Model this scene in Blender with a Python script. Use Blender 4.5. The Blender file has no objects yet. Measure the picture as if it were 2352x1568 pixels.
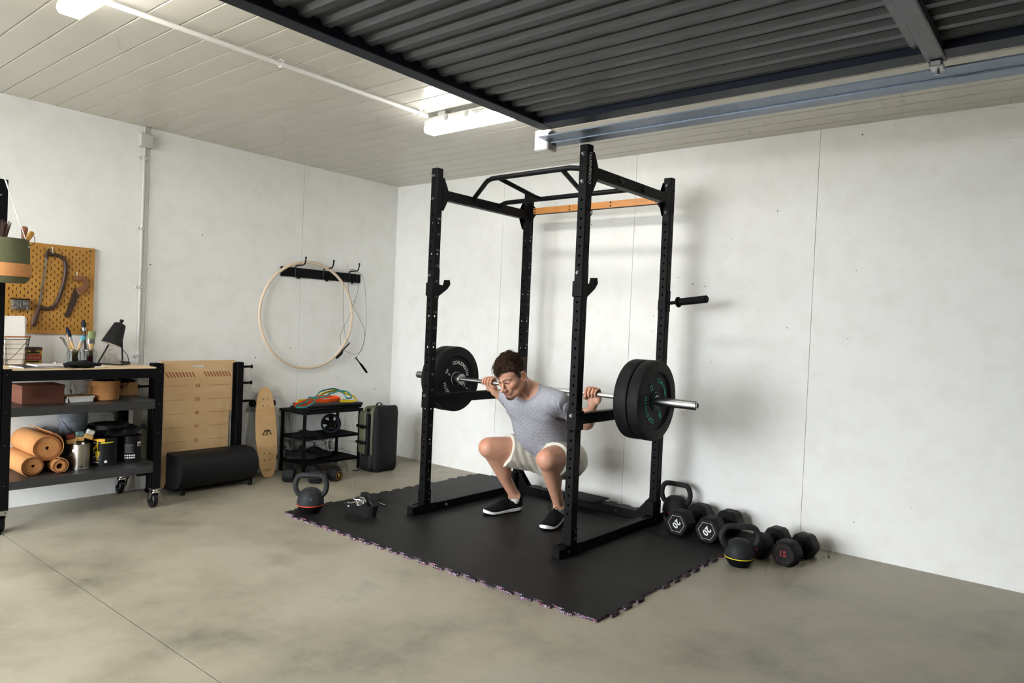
import bpy, math, random
import numpy as np
from mathutils import Matrix, Vector

SC = bpy.context.scene
COL = SC.collection
R = math.radians
random.seed(7)

# ------------------------------------------------------------------ camera
cam_d = bpy.data.cameras.new('camera')
cam_d.sensor_width = 36.0
cam_d.lens = 1633.59 * 36.0 / 2352.0
cam = bpy.data.objects.new('camera', cam_d)
COL.objects.link(cam)
def _cam_matrix(loc, yaw, pitch, roll):
    cy, sy, cp, sp = math.cos(yaw), math.sin(yaw), math.cos(pitch), math.sin(pitch)
    f = Vector((-sy * cp, cy * cp, -sp)); r = Vector((cy, sy, 0)); u = r.cross(f)
    cr, sr = math.cos(roll), math.sin(roll)
    r2 = cr * r + sr * u; u2 = -sr * r + cr * u
    m = Matrix((r2, u2, -f)).transposed().to_4x4()
    m.translation = loc
    return m
cam.matrix_world = _cam_matrix((5.0847, -4.4481, 1.2344), 0.6854, 0.0197, 0.0430)
cam_d.clip_start = 0.05
SC.camera = cam

# ------------------------------------------------------------------ world, exposure
world = bpy.data.worlds.new('overcast_day')
SC.world = world
world.use_nodes = True
wn = world.node_tree.nodes
bg = wn['Background']
bg.inputs['Color'].default_value = (0.93, 0.97, 1.0, 1)
bg.inputs['Strength'].default_value = 9.0
SC.view_settings.view_transform = 'Standard'
SC.view_settings.look = 'None'
SC.view_settings.gamma = 1.0
SC.view_settings.use_curve_mapping = False
SC.view_settings.exposure = 0.82
LAMP_POWER = 21.0
SC.cycles.use_adaptive_sampling = True
SC.cycles.adaptive_threshold = 0.12
SC.cycles.adaptive_min_samples = 12
SC.cycles.max_bounces = 5
SC.cycles.diffuse_bounces = 3
SC.cycles.glossy_bounces = 2
SC.cycles.transmission_bounces = 6
SC.cycles.caustics_reflective = False
SC.cycles.caustics_refractive = False

# ------------------------------------------------------------------ colour and materials
def lin(c):
    c = c / 255.0
    return c / 12.92 if c <= 0.04045 else ((c + 0.055) / 1.055) ** 2.4
def rgb(r, g, b):
    return (lin(r), lin(g), lin(b), 1.0)

class N:
    """small node-graph helper"""
    def __init__(s, name):
        s.m = bpy.data.materials.new(name); s.m.use_nodes = True
        s.t = s.m.node_tree; s.n = s.t.nodes; s.p = s.n['Principled BSDF']; s.co = None
    def node(s, t, **kw):
        x = s.n.new(t)
        for k, v in kw.items(): setattr(x, k, v)
        return x
    def link(s, a, b): s.t.links.new(a, b)
    def coord(s, kind='Object'):
        if s.co is None: s.co = s.node('ShaderNodeTexCoord')
        return s.co.outputs[kind]
    def noise(s, scale, detail=3, rough=0.55, vec=None, stretch=None):
        x = s.node('ShaderNodeTexNoise')
        x.inputs['Scale'].default_value = scale; x.inputs['Detail'].default_value = detail; x.inputs['Roughness'].default_value = rough
        v = vec or s.coord()
        if stretch:
            mp = s.node('ShaderNodeMapping'); mp.inputs['Scale'].default_value = stretch
            s.link(v, mp.inputs['Vector']); v = mp.outputs['Vector']
        s.link(v, x.inputs['Vector'])
        return x.outputs['Fac']
    def voronoi(s, scale, feature='F1', vec=None):
        x = s.node('ShaderNodeTexVoronoi'); x.feature = feature; x.inputs['Scale'].default_value = scale
        s.link(vec or s.coord(), x.inputs['Vector'])
        return x
    def ramp(s, fac, stops):
        x = s.node('ShaderNodeValToRGB'); e = x.color_ramp.elements
        while len(e) > 1: e.remove(e[-1])
        e[0].position = stops[0][0]; e[0].color = stops[0][1]
        for p_, c_ in stops[1:]:
            k = e.new(p_); k.color = c_
        s.link(fac, x.inputs['Fac'])
        return x.outputs['Color']
    def math(s, op, a, b=None, c=None):
        x = s.node('ShaderNodeMath', operation=op)
        for i, v in enumerate((a, b, c)):
            if v is None: continue
            if isinstance(v, (int, float)): x.inputs[i].default_value = v
            else: s.link(v, x.inputs[i])
        return x.outputs[0]
    def mix(s, fac, a, b, blend='MIX'):
        x = s.node('ShaderNodeMix', data_type='RGBA', blend_type=blend)
        for sock, v in ((x.inputs['Factor'], fac), (x.inputs['A'], a), (x.inputs['B'], b)):
            if isinstance(v, (int, float)): sock.default_value = v
            elif isinstance(v, tuple): sock.default_value = v
            else: s.link(v, sock)
        for q in x.inputs:
            if q.type == 'RGBA' and q.name in ('A', 'B'):
                v = a if q.name == 'A' else b
                if isinstance(v, tuple): q.default_value = v
                elif not q.is_linked: s.link(v, q)
        return [o for o in x.outputs if o.type == 'RGBA'][0]
    def sep(s, vec):
        x = s.node('ShaderNodeSeparateXYZ'); s.link(vec, x.inputs[0]); return x.outputs
    def bump(s, h, strength=0.2, dist=0.002):
        x = s.node('ShaderNodeBump'); x.inputs['Strength'].default_value = strength; x.inputs['Distance'].default_value = dist
        s.link(h, x.inputs['Height']); s.link(x.outputs['Normal'], s.p.inputs['Normal'])
    def base(s, c):
        if isinstance(c, tuple): s.p.inputs['Base Color'].default_value = c
        else: s.link(c, s.p.inputs['Base Color'])
    def set(s, **kw):
        for k, v in kw.items(): s.p.inputs[k.replace('_', ' ')].default_value = v
        return s

MATS = {}
def plain(name, col, rough=0.5, metal=0.0, var=0.0, scale=30, bump=0.0, bscale=200, **kw):
    if name in MATS: return MATS[name]
    g = N(name)
    if max(col[:3]) < .05 and metal == 0: kw.setdefault('Specular_IOR_Level', .16)
    g.set(Roughness=rough, Metallic=metal, **kw)
    if var > 0:
        lo = tuple(v * (1 - var) for v in col[:3]) + (1,); hi = tuple(min(1, v * (1 + var)) for v in col[:3]) + (1,)
        g.base(g.ramp(g.noise(scale), [(0.3, lo), (0.7, hi)]))
    else: g.base(col)
    if bump > 0: g.bump(g.noise(bscale, 2), bump, 0.001)
    MATS[name] = g.m
    return g.m

# ------------------------------------------------------------------ mesh builder
def frame_from(d, up=None):
    d = Vector(d).normalized()
    u = Vector(up) if up else (Vector((0, 0, 1)) if abs(d.z) < 0.9 else Vector((1, 0, 0)))
    x = u.cross(d)
    if x.length < 1e-6: x = Vector((1, 0, 0)).cross(d)
    x.normalize(); y = d.cross(x)
    return x, y, d

class MB:
    def __init__(s):
        s.v = []; s.f = []; s.mi = []; s.cur = 0; s.M = None
    def mat(s, i): s.cur = i; return s
    def at(s, M=None): s.M = M; return s
    def add(s, vs, fs):
        b = len(s.v)
        if s.M is not None: vs = [tuple(s.M @ Vector(q)) for q in vs]
        s.v.extend([tuple(q) for q in vs])
        for f in fs:
            s.f.append(tuple(b + i for i in f)); s.mi.append(s.cur)
        return s
    def box(s, x0, x1, y0, y1, z0, z1, bev=0.0):
        if bev <= 0:
            vs = [(x, y, z) for x in (x0, x1) for y in (y0, y1) for z in (z0, z1)]
            return s.add(vs, [(0, 1, 3, 2), (4, 6, 7, 5), (0, 4, 5, 1), (2, 3, 7, 6), (0, 2, 6, 4), (1, 5, 7, 3)])
        b = min(bev, (x1 - x0) * .49, (y1 - y0) * .49, (z1 - z0) * .49)
        vs = []; idx = {}
        for i, x in enumerate((x0, x1)):
            for j, y in enumerate((y0, y1)):
                for k, z in enumerate((z0, z1)):
                    sx, sy, sz = (b if i == 0 else -b), (b if j == 0 else -b), (b if k == 0 else -b)
                    for a, q in enumerate(((x, y + sy, z + sz), (x + sx, y, z + sz), (x + sx, y + sy, z))):
                        idx[i, j, k, a] = len(vs); vs.append(q)
        g = lambda i, j, k, a: idx[i, j, k, a]
        fs = []
        for i in (0, 1): fs.append((g(i,0,0,0), g(i,0,1,0), g(i,1,1,0), g(i,1,0,0)) if i == 0 else (g(i,0,0,0), g(i,1,0,0), g(i,1,1,0), g(i,0,1,0)))
        for j in (0, 1): fs.append((g(0,j,0,1), g(1,j,0,1), g(1,j,1,1), g(0,j,1,1)) if j == 0 else (g(0,j,0,1), g(0,j,1,1), g(1,j,1,1), g(1,j,0,1)))
        for k in (0, 1): fs.append((g(0,0,k,2), g(0,1,k,2), g(1,1,k,2), g(1,0,k,2)) if k == 0 else (g(0,0,k,2), g(1,0,k,2), g(1,1,k,2), g(0,1,k,2)))
        for j in (0, 1):
            for k in (0, 1):
                q = (g(0,j,k,1), g(0,j,k,2), g(1,j,k,2), g(1,j,k,1)); fs.append(q if (j + k) % 2 == 0 else q[::-1])
        for i in (0, 1):
            for k in (0, 1):
                q = (g(i,0,k,2), g(i,0,k,0), g(i,1,k,0), g(i,1,k,2)); fs.append(q if (i + k) % 2 == 0 else q[::-1])
        for i in (0, 1):
            for j in (0, 1):
                q = (g(i,j,0,0), g(i,j,0,1), g(i,j,1,1), g(i,j,1,0)); fs.append(q if (i + j) % 2 == 0 else q[::-1])
        for i in (0, 1):
            for j in (0, 1):
                for k in (0, 1):
                    q = (g(i,j,k,0), g(i,j,k,1), g(i,j,k,2)); fs.append(q if (i + j + k) % 2 == 0 else q[::-1])
        return s.add(vs, fs)
    def cyl(s, p0, p1, r0, r1=None, n=16, caps=True, bev=0.0):
        r1 = r0 if r1 is None else r1
        p0 = Vector(p0); p1 = Vector(p1)
        x, y, d = frame_from(p1 - p0)
        rings = [(p0, r0), (p1, r1)]
        if bev > 0: rings = [(p0, r0 - bev), (p0 + d * bev, r0), (p1 - d * bev, r1), (p1, r1 - bev)]
        vs = []
        for p, r in rings:
            for i in range(n):
                a = 2 * math.pi * i / n
                vs.append(p + x * (r * math.cos(a)) + y * (r * math.sin(a)))
        fs = []
        for k in range(len(rings) - 1):
            for i in range(n):
                j = (i + 1) % n
                fs.append((k*n+i, k*n+j, (k+1)*n+j, (k+1)*n+i))
        if caps:
            fs.append(tuple(range(n))[::-1]); m = (len(rings) - 1) * n; fs.append(tuple(range(m, m + n)))
        return s.add(vs, fs)
    def tube(s, pts, r, n=8, closed=False, caps=True, flat=1.0, up=None):
        P = [Vector(q) for q in pts]; m = len(P)
        rr = r if isinstance(r, (list, tuple)) else [r] * m
        vs = []; px = None
        for i in range(m):
            if closed: d = P[(i + 1) % m] - P[i - 1]
            else: d = P[min(i + 1, m - 1)] - P[max(i - 1, 0)]
            d.normalize()
            if up is not None: x, y, _ = frame_from(d, up)
            elif px is None: x, y, _ = frame_from(d)
            else:
                x = px - d * px.dot(d)
                if x.length < 1e-6: x, y, _ = frame_from(d)
                x.normalize(); y = d.cross(x)
            px = x
            for k in range(n):
                a = 2 * math.pi * (k + .5) / n
                vs.append(P[i] + x * (rr[i] * math.cos(a)) + y * (rr[i] * flat * math.sin(a)))
        fs = []
        for i in range(m if closed else m - 1):
            i2 = (i + 1) % m
            for k in range(n):
                k2 = (k + 1) % n
                fs.append((i*n+k, i*n+k2, i2*n+k2, i2*n+k))
        if caps and not closed:
            fs.append(tuple(range(n))[::-1]); fs.append(tuple(range((m-1)*n, m*n)))
        return s.add(vs, fs)
    def lathe(s, prof, n=24, o=(0, 0, 0), axis='z', closed=False):
        vs = []; fs = []; m = len(prof)
        for r, z in prof:
            for i in range(n):
                a = 2 * math.pi * i / n; c, q = r * math.cos(a), r * math.sin(a)
                p = (c, q, z) if axis == 'z' else ((z, c, q) if axis == 'x' else (q, z, c))
                vs.append((o[0] + p[0], o[1] + p[1], o[2] + p[2]))
        for k in range(m if closed else m - 1):
            k2 = (k + 1) % m
            for i in range(n):
                j = (i + 1) % n
                fs.append((k*n+i, k*n+j, k2*n+j, k2*n+i))
        if not closed:
            if prof[0][0] > 1e-6: fs.append(tuple(range(n))[::-1])
            if prof[-1][0] > 1e-6: fs.append(tuple(range((m-1)*n, m*n)))
        return s.add(vs, fs)
    def prism(s, poly, a0, a1, axis='z'):
        """extrude a 2-D outline: axis z -> (x,y), axis x -> (y,z), axis y -> (x,z)"""
        def P(u, v, w): return (u, v, w) if axis == 'z' else ((w, u, v) if axis == 'x' else (u, w, v))
        n = len(poly)
        vs = [P(u, v, a0) for u, v in poly] + [P(u, v, a1) for u, v in poly]
        area = sum(poly[i][0] * poly[(i+1) % n][1] - poly[(i+1) % n][0] * poly[i][1] for i in range(n))
        flip = (area < 0) != (axis == 'y')
        if a1 < a0: flip = not flip
        fs = [tuple(range(n))[::-1], tuple(range(n, 2*n))] + [(i, (i+1) % n, n + (i+1) % n, n + i) for i in range(n)]
        if flip: fs = [f[::-1] for f in fs]
        return s.add(vs, fs)
    def ball(s, c, r, n=14, m=8, sc=(1, 1, 1)):
        vs = []; fs = []
        for i in range(m + 1):
            t = math.pi * i / m
            for k in range(n):
                a = 2 * math.pi * k / n
                vs.append((c[0] + r*sc[0]*math.sin(t)*math.cos(a), c[1] + r*sc[1]*math.sin(t)*math.sin(a), c[2] - r*sc[2]*math.cos(t)))
        for i in range(m):
            for k in range(n):
                k2 = (k + 1) % n
                fs.append((i*n+k, i*n+k2, (i+1)*n+k2, (i+1)*n+k))
        return s.add(vs, fs)
    def mesh(s, name, smooth=35):
        me = bpy.data.meshes.new(name)
        me.from_pydata(s.v, [], s.f); me.update()
        if smooth:
            me.polygons.foreach_set('use_smooth', [True] * len(me.polygons))
            me.set_sharp_from_angle(angle=R(smooth))
        return me
    def build(s, name, mats, parent=None, loc=None, rot=None, smooth=35):
        me = s.mesh(name, smooth)
        for m in (mats if isinstance(mats, (list, tuple)) else [mats]): me.materials.append(m)
        if any(s.mi): me.polygons.foreach_set('material_index', s.mi)
        return put(name, me, parent, loc, rot)

def put(name, data, parent=None, loc=None, rot=None):
    o = bpy.data.objects.new(name, data); COL.objects.link(o)
    if parent is not None: o.parent = parent
    if loc is not None: o.location = loc
    if rot is not None: o.rotation_euler = rot
    return o
def tag(o, label=None, cat=None, group=None, kind=None):
    if label: o['label'] = label
    if cat: o['category'] = cat
    if group: o['group'] = group
    if kind: o['kind'] = kind
    return o
def thing(name, label, cat, loc=(0, 0, 0), rot=(0, 0, 0), group=None):
    o = put(name, None, None, loc, rot); o.empty_display_size = 0.1
    return tag(o, label, cat, group)
def copy_tree(o, parent=None):
    c = o.copy(); COL.objects.link(c); c.parent = parent
    for ch in list(o.children): copy_tree(ch, c)
    return c
def rotz(a, loc=(0, 0, 0)): return Matrix.Translation(loc) @ Matrix.Rotation(a, 4, 'Z')

# ---- lettering: glyph outlines as thin raised geometry
_txt = {}
def glyphs(s, bold=0.0, ext=0.01):
    key = (s, bold, ext)
    if key in _txt: return _txt[key]
    cu = bpy.data.curves.new('lettering', 'FONT'); cu.body = s; cu.size = 1.0; cu.extrude = ext; cu.offset = bold; cu.resolution_u = 3
    cu.align_x = 'CENTER'; cu.align_y = 'CENTER'
    ob = bpy.data.objects.new('lettering', cu); COL.objects.link(ob)
    bpy.context.view_layer.update()
    me = bpy.data.meshes.new_from_object(ob.evaluated_get(bpy.context.evaluated_depsgraph_get()))
    vs = [tuple(v.co) for v in me.vertices]; fs = [tuple(p.vertices) for p in me.polygons]
    bpy.data.objects.remove(ob); bpy.data.curves.remove(cu); bpy.data.meshes.remove(me)
    _txt[key] = (vs, fs)
    return vs, fs
def text(mb, s, M, size, bold=0.012, wide=1.0):
    vs, fs = glyphs(s, bold)
    old = mb.M
    mb.at((old @ M) if old is not None else M); mb.add([(x * size * wide, y * size, z * size) for x, y, z in vs], fs); mb.at(old)
    return mb
def basis(o, x, y):
    """matrix whose columns are x, y and x cross y, at o"""
    x = Vector(x).normalized(); y = Vector(y).normalized(); z = x.cross(y)
    m = Matrix((x, y, z)).transposed().to_4x4(); m.translation = o
    return m
def arc_text(mb, s, c, ex, ey, rad, a0, step, size, flip=False, bold=0.02):
    """letters around a circle in the plane (ex, ey) about c, the first at angle a0, going clockwise"""
    ex = Vector(ex); ey = Vector(ey); c = Vector(c)
    for i, ch in enumerate(s):
        a = a0 - step * i
        rdir = ex * math.cos(a) + ey * math.sin(a); tdir = ex * math.sin(a) - ey * math.cos(a)
        text(mb, ch, basis(c + rdir * rad, tdir, rdir), size, bold)
def smooth_path(pts, k=6, closed=False):
    P = [Vector(q) for q in pts]; n = len(P); out = []
    rng = range(n) if closed else range(n - 1)
    for i in rng:
        p0 = P[(i-1) % n] if (closed or i > 0) else P[0]*2 - P[1]
        p1 = P[i]; p2 = P[(i+1) % n]
        p3 = P[(i+2) % n] if (closed or i + 2 < n) else P[-1]*2 - P[-2]
        for j in range(k):
            t = j / k
            out.append(0.5 * ((2*p1) + (p2-p0)*t + (2*p0-5*p1+4*p2-p3)*t*t + (3*p1-p0-3*p2+p3)*t**3))
    if not closed: out.append(P[-1])
    return out
# ================================================================== materials
def wall_material():
    g = N('painted_concrete')
    fine = g.noise(6.5, 3, .62)
    c = g.ramp(fine, [(0.3, rgb(237, 236, 231)), (0.55, rgb(242, 242, 239)), (0.72, rgb(242, 242, 239)), (0.79, rgb(232, 229, 219))])
    vo = g.voronoi(11.0)                       # scattered pits
    rnd = g.sep(vo.outputs['Color'])
    pit = g.math('LESS_THAN', vo.outputs['Distance'], g.math('MULTIPLY', rnd[0], 0.055))
    keep = g.math('GREATER_THAN', g.math('ADD', rnd[1], g.math('MULTIPLY', fine, .5)), 0.80)
    c = g.mix(g.math('MULTIPLY', pit, keep), c, rgb(96, 92, 84))
    g.base(c); g.set(Roughness=0.7, Specular_IOR_Level=.3)
    return g.m
def concrete_floor():
    g = N('smooth_concrete')
    v = g.coord()
    a = g.noise(1.5, 6, .7); d = g.noise(45, 2, .6)
    c = g.ramp(a, [(0.30, rgb(118, 113, 99)), (0.42, rgb(146, 140, 122)), (0.52, rgb(160, 153, 134)), (0.62, rgb(167, 160, 142)), (0.72, rgb(148, 145, 134))])
    c = g.mix(g.math('MULTIPLY', d, 0.16), c, rgb(120, 114, 98))
    vo = g.voronoi(5.0); rnd = g.sep(vo.outputs['Color'])
    speck = g.math('MULTIPLY', g.math('LESS_THAN', vo.outputs['Distance'], g.math('MULTIPLY', rnd[0], 0.03)), g.math('GREATER_THAN', rnd[1], 0.6))
    c = g.mix(speck, c, g.mix(g.math('GREATER_THAN', rnd[2], .6), rgb(196, 190, 172), rgb(96, 88, 74)))
    xyz = g.sep(v)                             # a thin chalk line across the floor, parallel to the left wall
    ln = g.math('LESS_THAN', g.math('ABSOLUTE', g.math('SUBTRACT', xyz[0], g.math('ADD', 0.36, g.math('MULTIPLY', xyz[1], -0.085)))), 0.0035)
    ln = g.math('MULTIPLY', ln, g.math('GREATER_THAN', d, 0.44))
    c = g.mix(g.math('MULTIPLY', ln, 0.55), c, rgb(205, 200, 184))
    g.base(c)
    g.link(g.ramp(a, [(0.3, (.34, .34, .34, 1)), (0.7, (.52, .52, .52, 1))]), g.p.inputs['Roughness'])
    return g.m
M_WALL = wall_material()
M_FLOOR = concrete_floor()
M_JOINT = plain('dark_joint', rgb(70, 62, 50), 0.95)
M_BOARD = plain('ceiling_lacquer', rgb(205, 201, 190), 0.33, var=0.03, scale=3)
M_GROOVE = plain('ceiling_backing', rgb(120, 116, 106), 0.9)
M_WHITE = plain('white_plastic', rgb(232, 232, 228), 0.45)
M_GREYPLASTIC = plain('pale_grey_plastic', rgb(196, 196, 192), 0.5)
M_BLACK = plain('black_powder_coat', (0.0045, 0.0045, 0.005, 1), 0.45, var=0.15, scale=40, Specular_IOR_Level=.09)
M_BLACKMATTE = plain('black_matte', (0.005, 0.005, 0.0055, 1), 0.6, Specular_IOR_Level=.1)
M_BLACKGLOSS = plain('black_gloss', (0.008, 0.008, 0.009, 1), 0.25)
M_CHROME = plain('bright_steel', rgb(205, 205, 205), 0.2, 1.0)
M_STEEL = plain('brushed_steel', rgb(175, 176, 176), 0.34, 1.0, var=0.06, scale=60)
M_DARKSTEEL = plain('dark_steel', rgb(92, 92, 94), 0.4, 0.9)
M_RUBBER = plain('black_rubber', (0.008, 0.008, 0.009, 1), 0.62, var=0.2, scale=25, bump=0.2, bscale=350, Specular_IOR_Level=.2)
M_INK = plain('white_print', rgb(228, 228, 226), 0.6)

H = 2.495
ROOM_X, ROOM_Y = 7.0, -6.4
# ---- floor: concrete slabs with one joint
fl = MB().box(-0.1, ROOM_X, ROOM_Y, 0.1, -0.12, -0.012).build('floor', M_JOINT, smooth=0)
tag(fl, 'grey polished concrete garage floor', None, None, 'structure')
for i, (y0, y1) in enumerate(((ROOM_Y, -3.2055), (-3.2005, 0.0))):
    MB().box(0.0, ROOM_X, y0, y1, -0.012, 0.0).build('slab', M_FLOOR, fl, smooth=0)
MB().box(-6.0, ROOM_X + 4, -22.0, ROOM_Y - .004, -.012, 0.0).build('added_ground', plain('added_ground_grey', rgb(112, 110, 106), .9), fl, smooth=0)  # unseen ground, added to keep upward sky light off the ceiling and door
# ---- walls: precast panels 1.235 m wide with hairline seams
wl = MB().box(-0.16, -0.006, ROOM_Y, 0.16, 0, H).build('wall_left', M_JOINT, smooth=0)
tag(wl, 'white painted concrete wall on the left', None, None, 'structure')
ys = [0.0, -1.015, -2.25, -3.485, -4.72, -5.955, ROOM_Y]
for a, b in zip(ys[:-1], ys[1:]):
    MB().box(-0.006, 0.0, b + 0.0012, a - (0.0012 if a < 0 else -0.0), 0, H).build('wall_panel', M_WALL, wl, smooth=0)
wr = MB().box(-0.006, ROOM_X, 0.006, 0.16, 0, H).build('wall_right', M_JOINT, smooth=0)
tag(wr, 'white painted concrete wall behind the rack', None, None, 'structure')
xs = [0.0, 1.30, 2.522, 3.762, 4.998, 6.234, ROOM_X]
for a, b in zip(xs[:-1], xs[1:]):
    MB().box(a + (0.0012 if a > 0 else 0), b - 0.0012, 0.0, 0.006, 0, H).build('wall_panel', M_WALL, wr, smooth=0)
wf_ = MB().box(ROOM_X, ROOM_X + .16, ROOM_Y, .16, 0, H).build('added_wall_front', plain('light_cutting_dark', rgb(92, 88, 80), .9), smooth=0)  # unseen wall, added and kept dark to cut daylight and bounce here
tag(wf_, 'added dark wall shutting out light at the garage door end', None, None, 'structure')
wb_ = MB().box(3.5, ROOM_X, ROOM_Y - .16, ROOM_Y, 0, H).build('added_wall_back', plain('light_cutting_dark', rgb(92, 88, 80), .9), smooth=0)  # unseen wall, added to narrow the daylight opening and dim the right side
tag(wb_, 'added dark wall behind the viewer, narrowing the light opening', None, None, 'structure')
# ---- ceiling: lacquered boards running parallel to the right wall
ce = MB().box(-0.1, ROOM_X, ROOM_Y, 0.1, H + 0.02, H + 0.2).build('ceiling', M_GROOVE, smooth=0)
tag(ce, 'pale lacquered board ceiling', None, None, 'structure')
pitch = 0.1432
prof = [(0.0015, H + 0.02), (0.0015, H + 0.004), (0.0055, H), (pitch - 0.0055, H), (pitch - 0.0015, H + 0.004), (pitch - 0.0015, H + 0.02)]
bm = MB()
bm.prism(prof, 0.0, ROOM_X, 'x')
board_me = bm.mesh('ceiling_board', 0); board_me.materials.append(M_BOARD)
y = -pitch + 0.036
while y > ROOM_Y:
    put('ceiling_board', board_me, ce, (0, y, 0)); y -= pitch

# ---- strip lights
M_GLOW = N('lit_diffuser'); M_GLOW.base((1, 1, 1, 1))
M_GLOW.p.inputs['Emission Color'].default_value = (1.0, 0.975, 0.93, 1); M_GLOW.p.inputs['Emission Strength'].default_value = LAMP_POWER
M_GLOW = M_GLOW.m
def strip_light(x0, y, ln, label):
    t = thing('strip_light', label, 'ceiling light', (x0, y, H), group='ceiling strip lights')
    body = MB()
    body.prism([(-.045, -.04), (-.038, -.075), (.038, -.075), (.045, -.04), (.04, -.028), (-.04, -.028)], 0.0, ln, 'x')
    body.box(.1, .16, -.03, .03, -.03, 0); body.box(ln - .16, ln - .1, -.03, .03, -.03, 0)
    body.build('housing', M_GREYPLASTIC, t, smooth=20)
    MB().prism([(-.044, -.0755), (-.046, -.098), (-.036, -.113), (.036, -.113), (.046, -.098), (.044, -.0755)], 0.004, ln - .004, 'x').build('diffuser', M_GLOW, t, smooth=20)
    for cx_ in (.18, .34, .93, 1.09):
        for y0_, y1_ in ((.045, .052), (-.052, -.045)):
            MB().box(cx_, cx_ + .02, y0_, y1_, -.07, -.036).build('clip', M_STEEL, t)
    tx = MB()
    for i, s_ in enumerate(('IP65 36W 220-240V', '50/60Hz LED', 'IP65 36W')):
        text(tx, s_, basis((.46, -.0405, -.042 - .010 * i), (-1, 0, 0), (0, -.25, 1)) if False else basis((.44, -.0452, -.045 - .011 * i), (1, 0, 0), (0, 0, 1)), .011)
    tx.build('rating_print', plain('grey_print', rgb(120, 120, 122), .6), t, smooth=0)
    return t
strip_light(1.905, -1.44, 1.27, 'lit white strip light at the end of the ceiling conduit')
strip_light(1.905, -3.40, 1.27, 'lit strip light cut by the top left edge of the photo')
strip_light(1.905, -5.36, 1.27, 'added lit strip light out of view, farther along the ceiling conduit')  # unseen lamp, added to give the room more overhead light

# ---- white conduit on the ceiling between the lights
t = thing('ceiling_conduit', 'white conduit pipe along the ceiling boards', 'pipe', (1.945, -1.50, H - .022))
MB().cyl((0, 0, 0), (0, -4.85, 0), .0115, n=12).build('pipe', M_WHITE, t)
for yy in (-.06, -.98, -1.95, -2.9, -3.9):
    MB().lathe([(.0125, -.010), (.017, -.010), (.017, .010), (.0125, .010)], 14, (0, yy, 0), 'y', True).box(-.008, .008, yy - .01, yy + .01, .012, .022).build('clip', M_WHITE, t)
# ---- wall conduit with junction box
t = thing('wall_conduit', 'pale grey conduit with a square junction box on the left wall', 'pipe', (0.0, -2.292, 0.0))
MB().cyl((.014, 0, .30), (.014, 0, H - .002), .0105, n=12).build('pipe', M_GREYPLASTIC, t)
jb = MB().box(0.0, .05, -.046, .046, 2.352, 2.445, .008)
jb.build('junction_box', M_GREYPLASTIC, t)
for zz in (2.28, 1.80, 1.40, .93):
    MB().box(0, .026, -.016, .014, zz - .01, zz + .01, .003).box(0.0, .012, -.03, -.014, zz - .008, zz + .008, .002).build('clip', M_GREYPLASTIC, t)

# ---- overhead garage door, open under the ceiling
M_NAVY = plain('navy_paint', rgb(27, 33, 45), 0.45, var=0.1, scale=6)
M_DOORSHEET = plain('dark_grey_sheet', rgb(58, 60, 66), 0.42, var=0.1, scale=5)
M_GALV = plain('galvanised_steel', rgb(122, 132, 146), 0.42, 0.8, var=0.08, scale=30)
DX0, DY0, DX1, DY1, DZ = 2.843, -1.535, 6.95, -6.3, 2.25
t = thing('garage_door', 'open navy up-and-over garage door hanging below the ceiling', 'garage door', (DX0, DY0, DZ))
MB().box(0.0, .075, DY1 - DY0, 0.0, 0, .055, .003).build('front_edge_beam', M_NAVY, t)
MB().box(.075, DX1 - DX0, -.10, 0.0, 0, .05, .003).build('side_beam', M_NAVY, t)
rp = .0965
rib = [(0, .044), (.040, .044), (.052, .026), (.084, .026), (rp, .044), (rp, .046), (.084, .028), (.052, .028), (.040, .046), (0, .046)]
rm = MB().prism([(a, b) for a, b in rib], 0.075, DX1 - DX0, 'x').mesh('corrugated_strip', 0); rm.materials.append(M_DOORSHEET)
yy = -.10 - rp
while yy > DY1 - DY0:
    put('corrugated_strip', rm, t, (0, yy, 0)); yy -= rp
MB().box(1.735, 1.795, DY1 - DY0, -.012, -.012, .026, .004).box(1.70, 1.735, DY1 - DY0, -.10, .016, .03).build('cross_brace', M_DARKSTEEL, t)
MB().box(1.745, 1.785, -.05, .02, -.035, -.012, .004).cyl((1.765, .0, -.05), (1.765, .0, -.03), .008, n=8).build('brace_bolt', M_STEEL, t)
t = thing('door_track', 'galvanised steel track beside the overhead garage door', 'door track', (2.74, -1.34, 2.232))
MB().prism([(-.12, .012), (-.03, .006), (-.03, 0), (.05, 0), (.05, .062), (.02, .062), (.02, .058), (.046, .058), (.046, .004), (-.026, .004), (-.026, .012), (-.12, .018)], 0.02, 4.2, 'x').build('channel', M_GALV, t)
MB().box(-.06, .03, -.05, .04, -.035, .075, .006).build('end_block', M_WHITE, t)
rl = MB().lathe([(.0, -.02), (.022, -.02), (.024, -.015), (.016, -.006), (.016, .006), (.024, .015), (.022, .02), (0, .02)], 18, (.075, -.058, .03), 'y')
rl.cyl((.075, -.10, .03), (.075, .0, .03), .006, n=8)
rl.build('roller', M_BLACKMATTE, t)
MB().box(.95, 1.02, -.075, -.05, .01, .03, .003).cyl((1.0, -.075, .02), (1.0, -.05, .02), .012, n=8).build('latch', M_DARKSTEEL, t)
MB().cyl((.3, -.0365, .035), (.3, -.0345, .035), .006, n=10).build('rivet', M_STEEL, t)
for xx in (2.4, 4.0):
    MB().box(xx, xx + .03, -.02, .0, .062, H - 2.232, 0.0).build('hanger', M_GALV, t)
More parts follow.
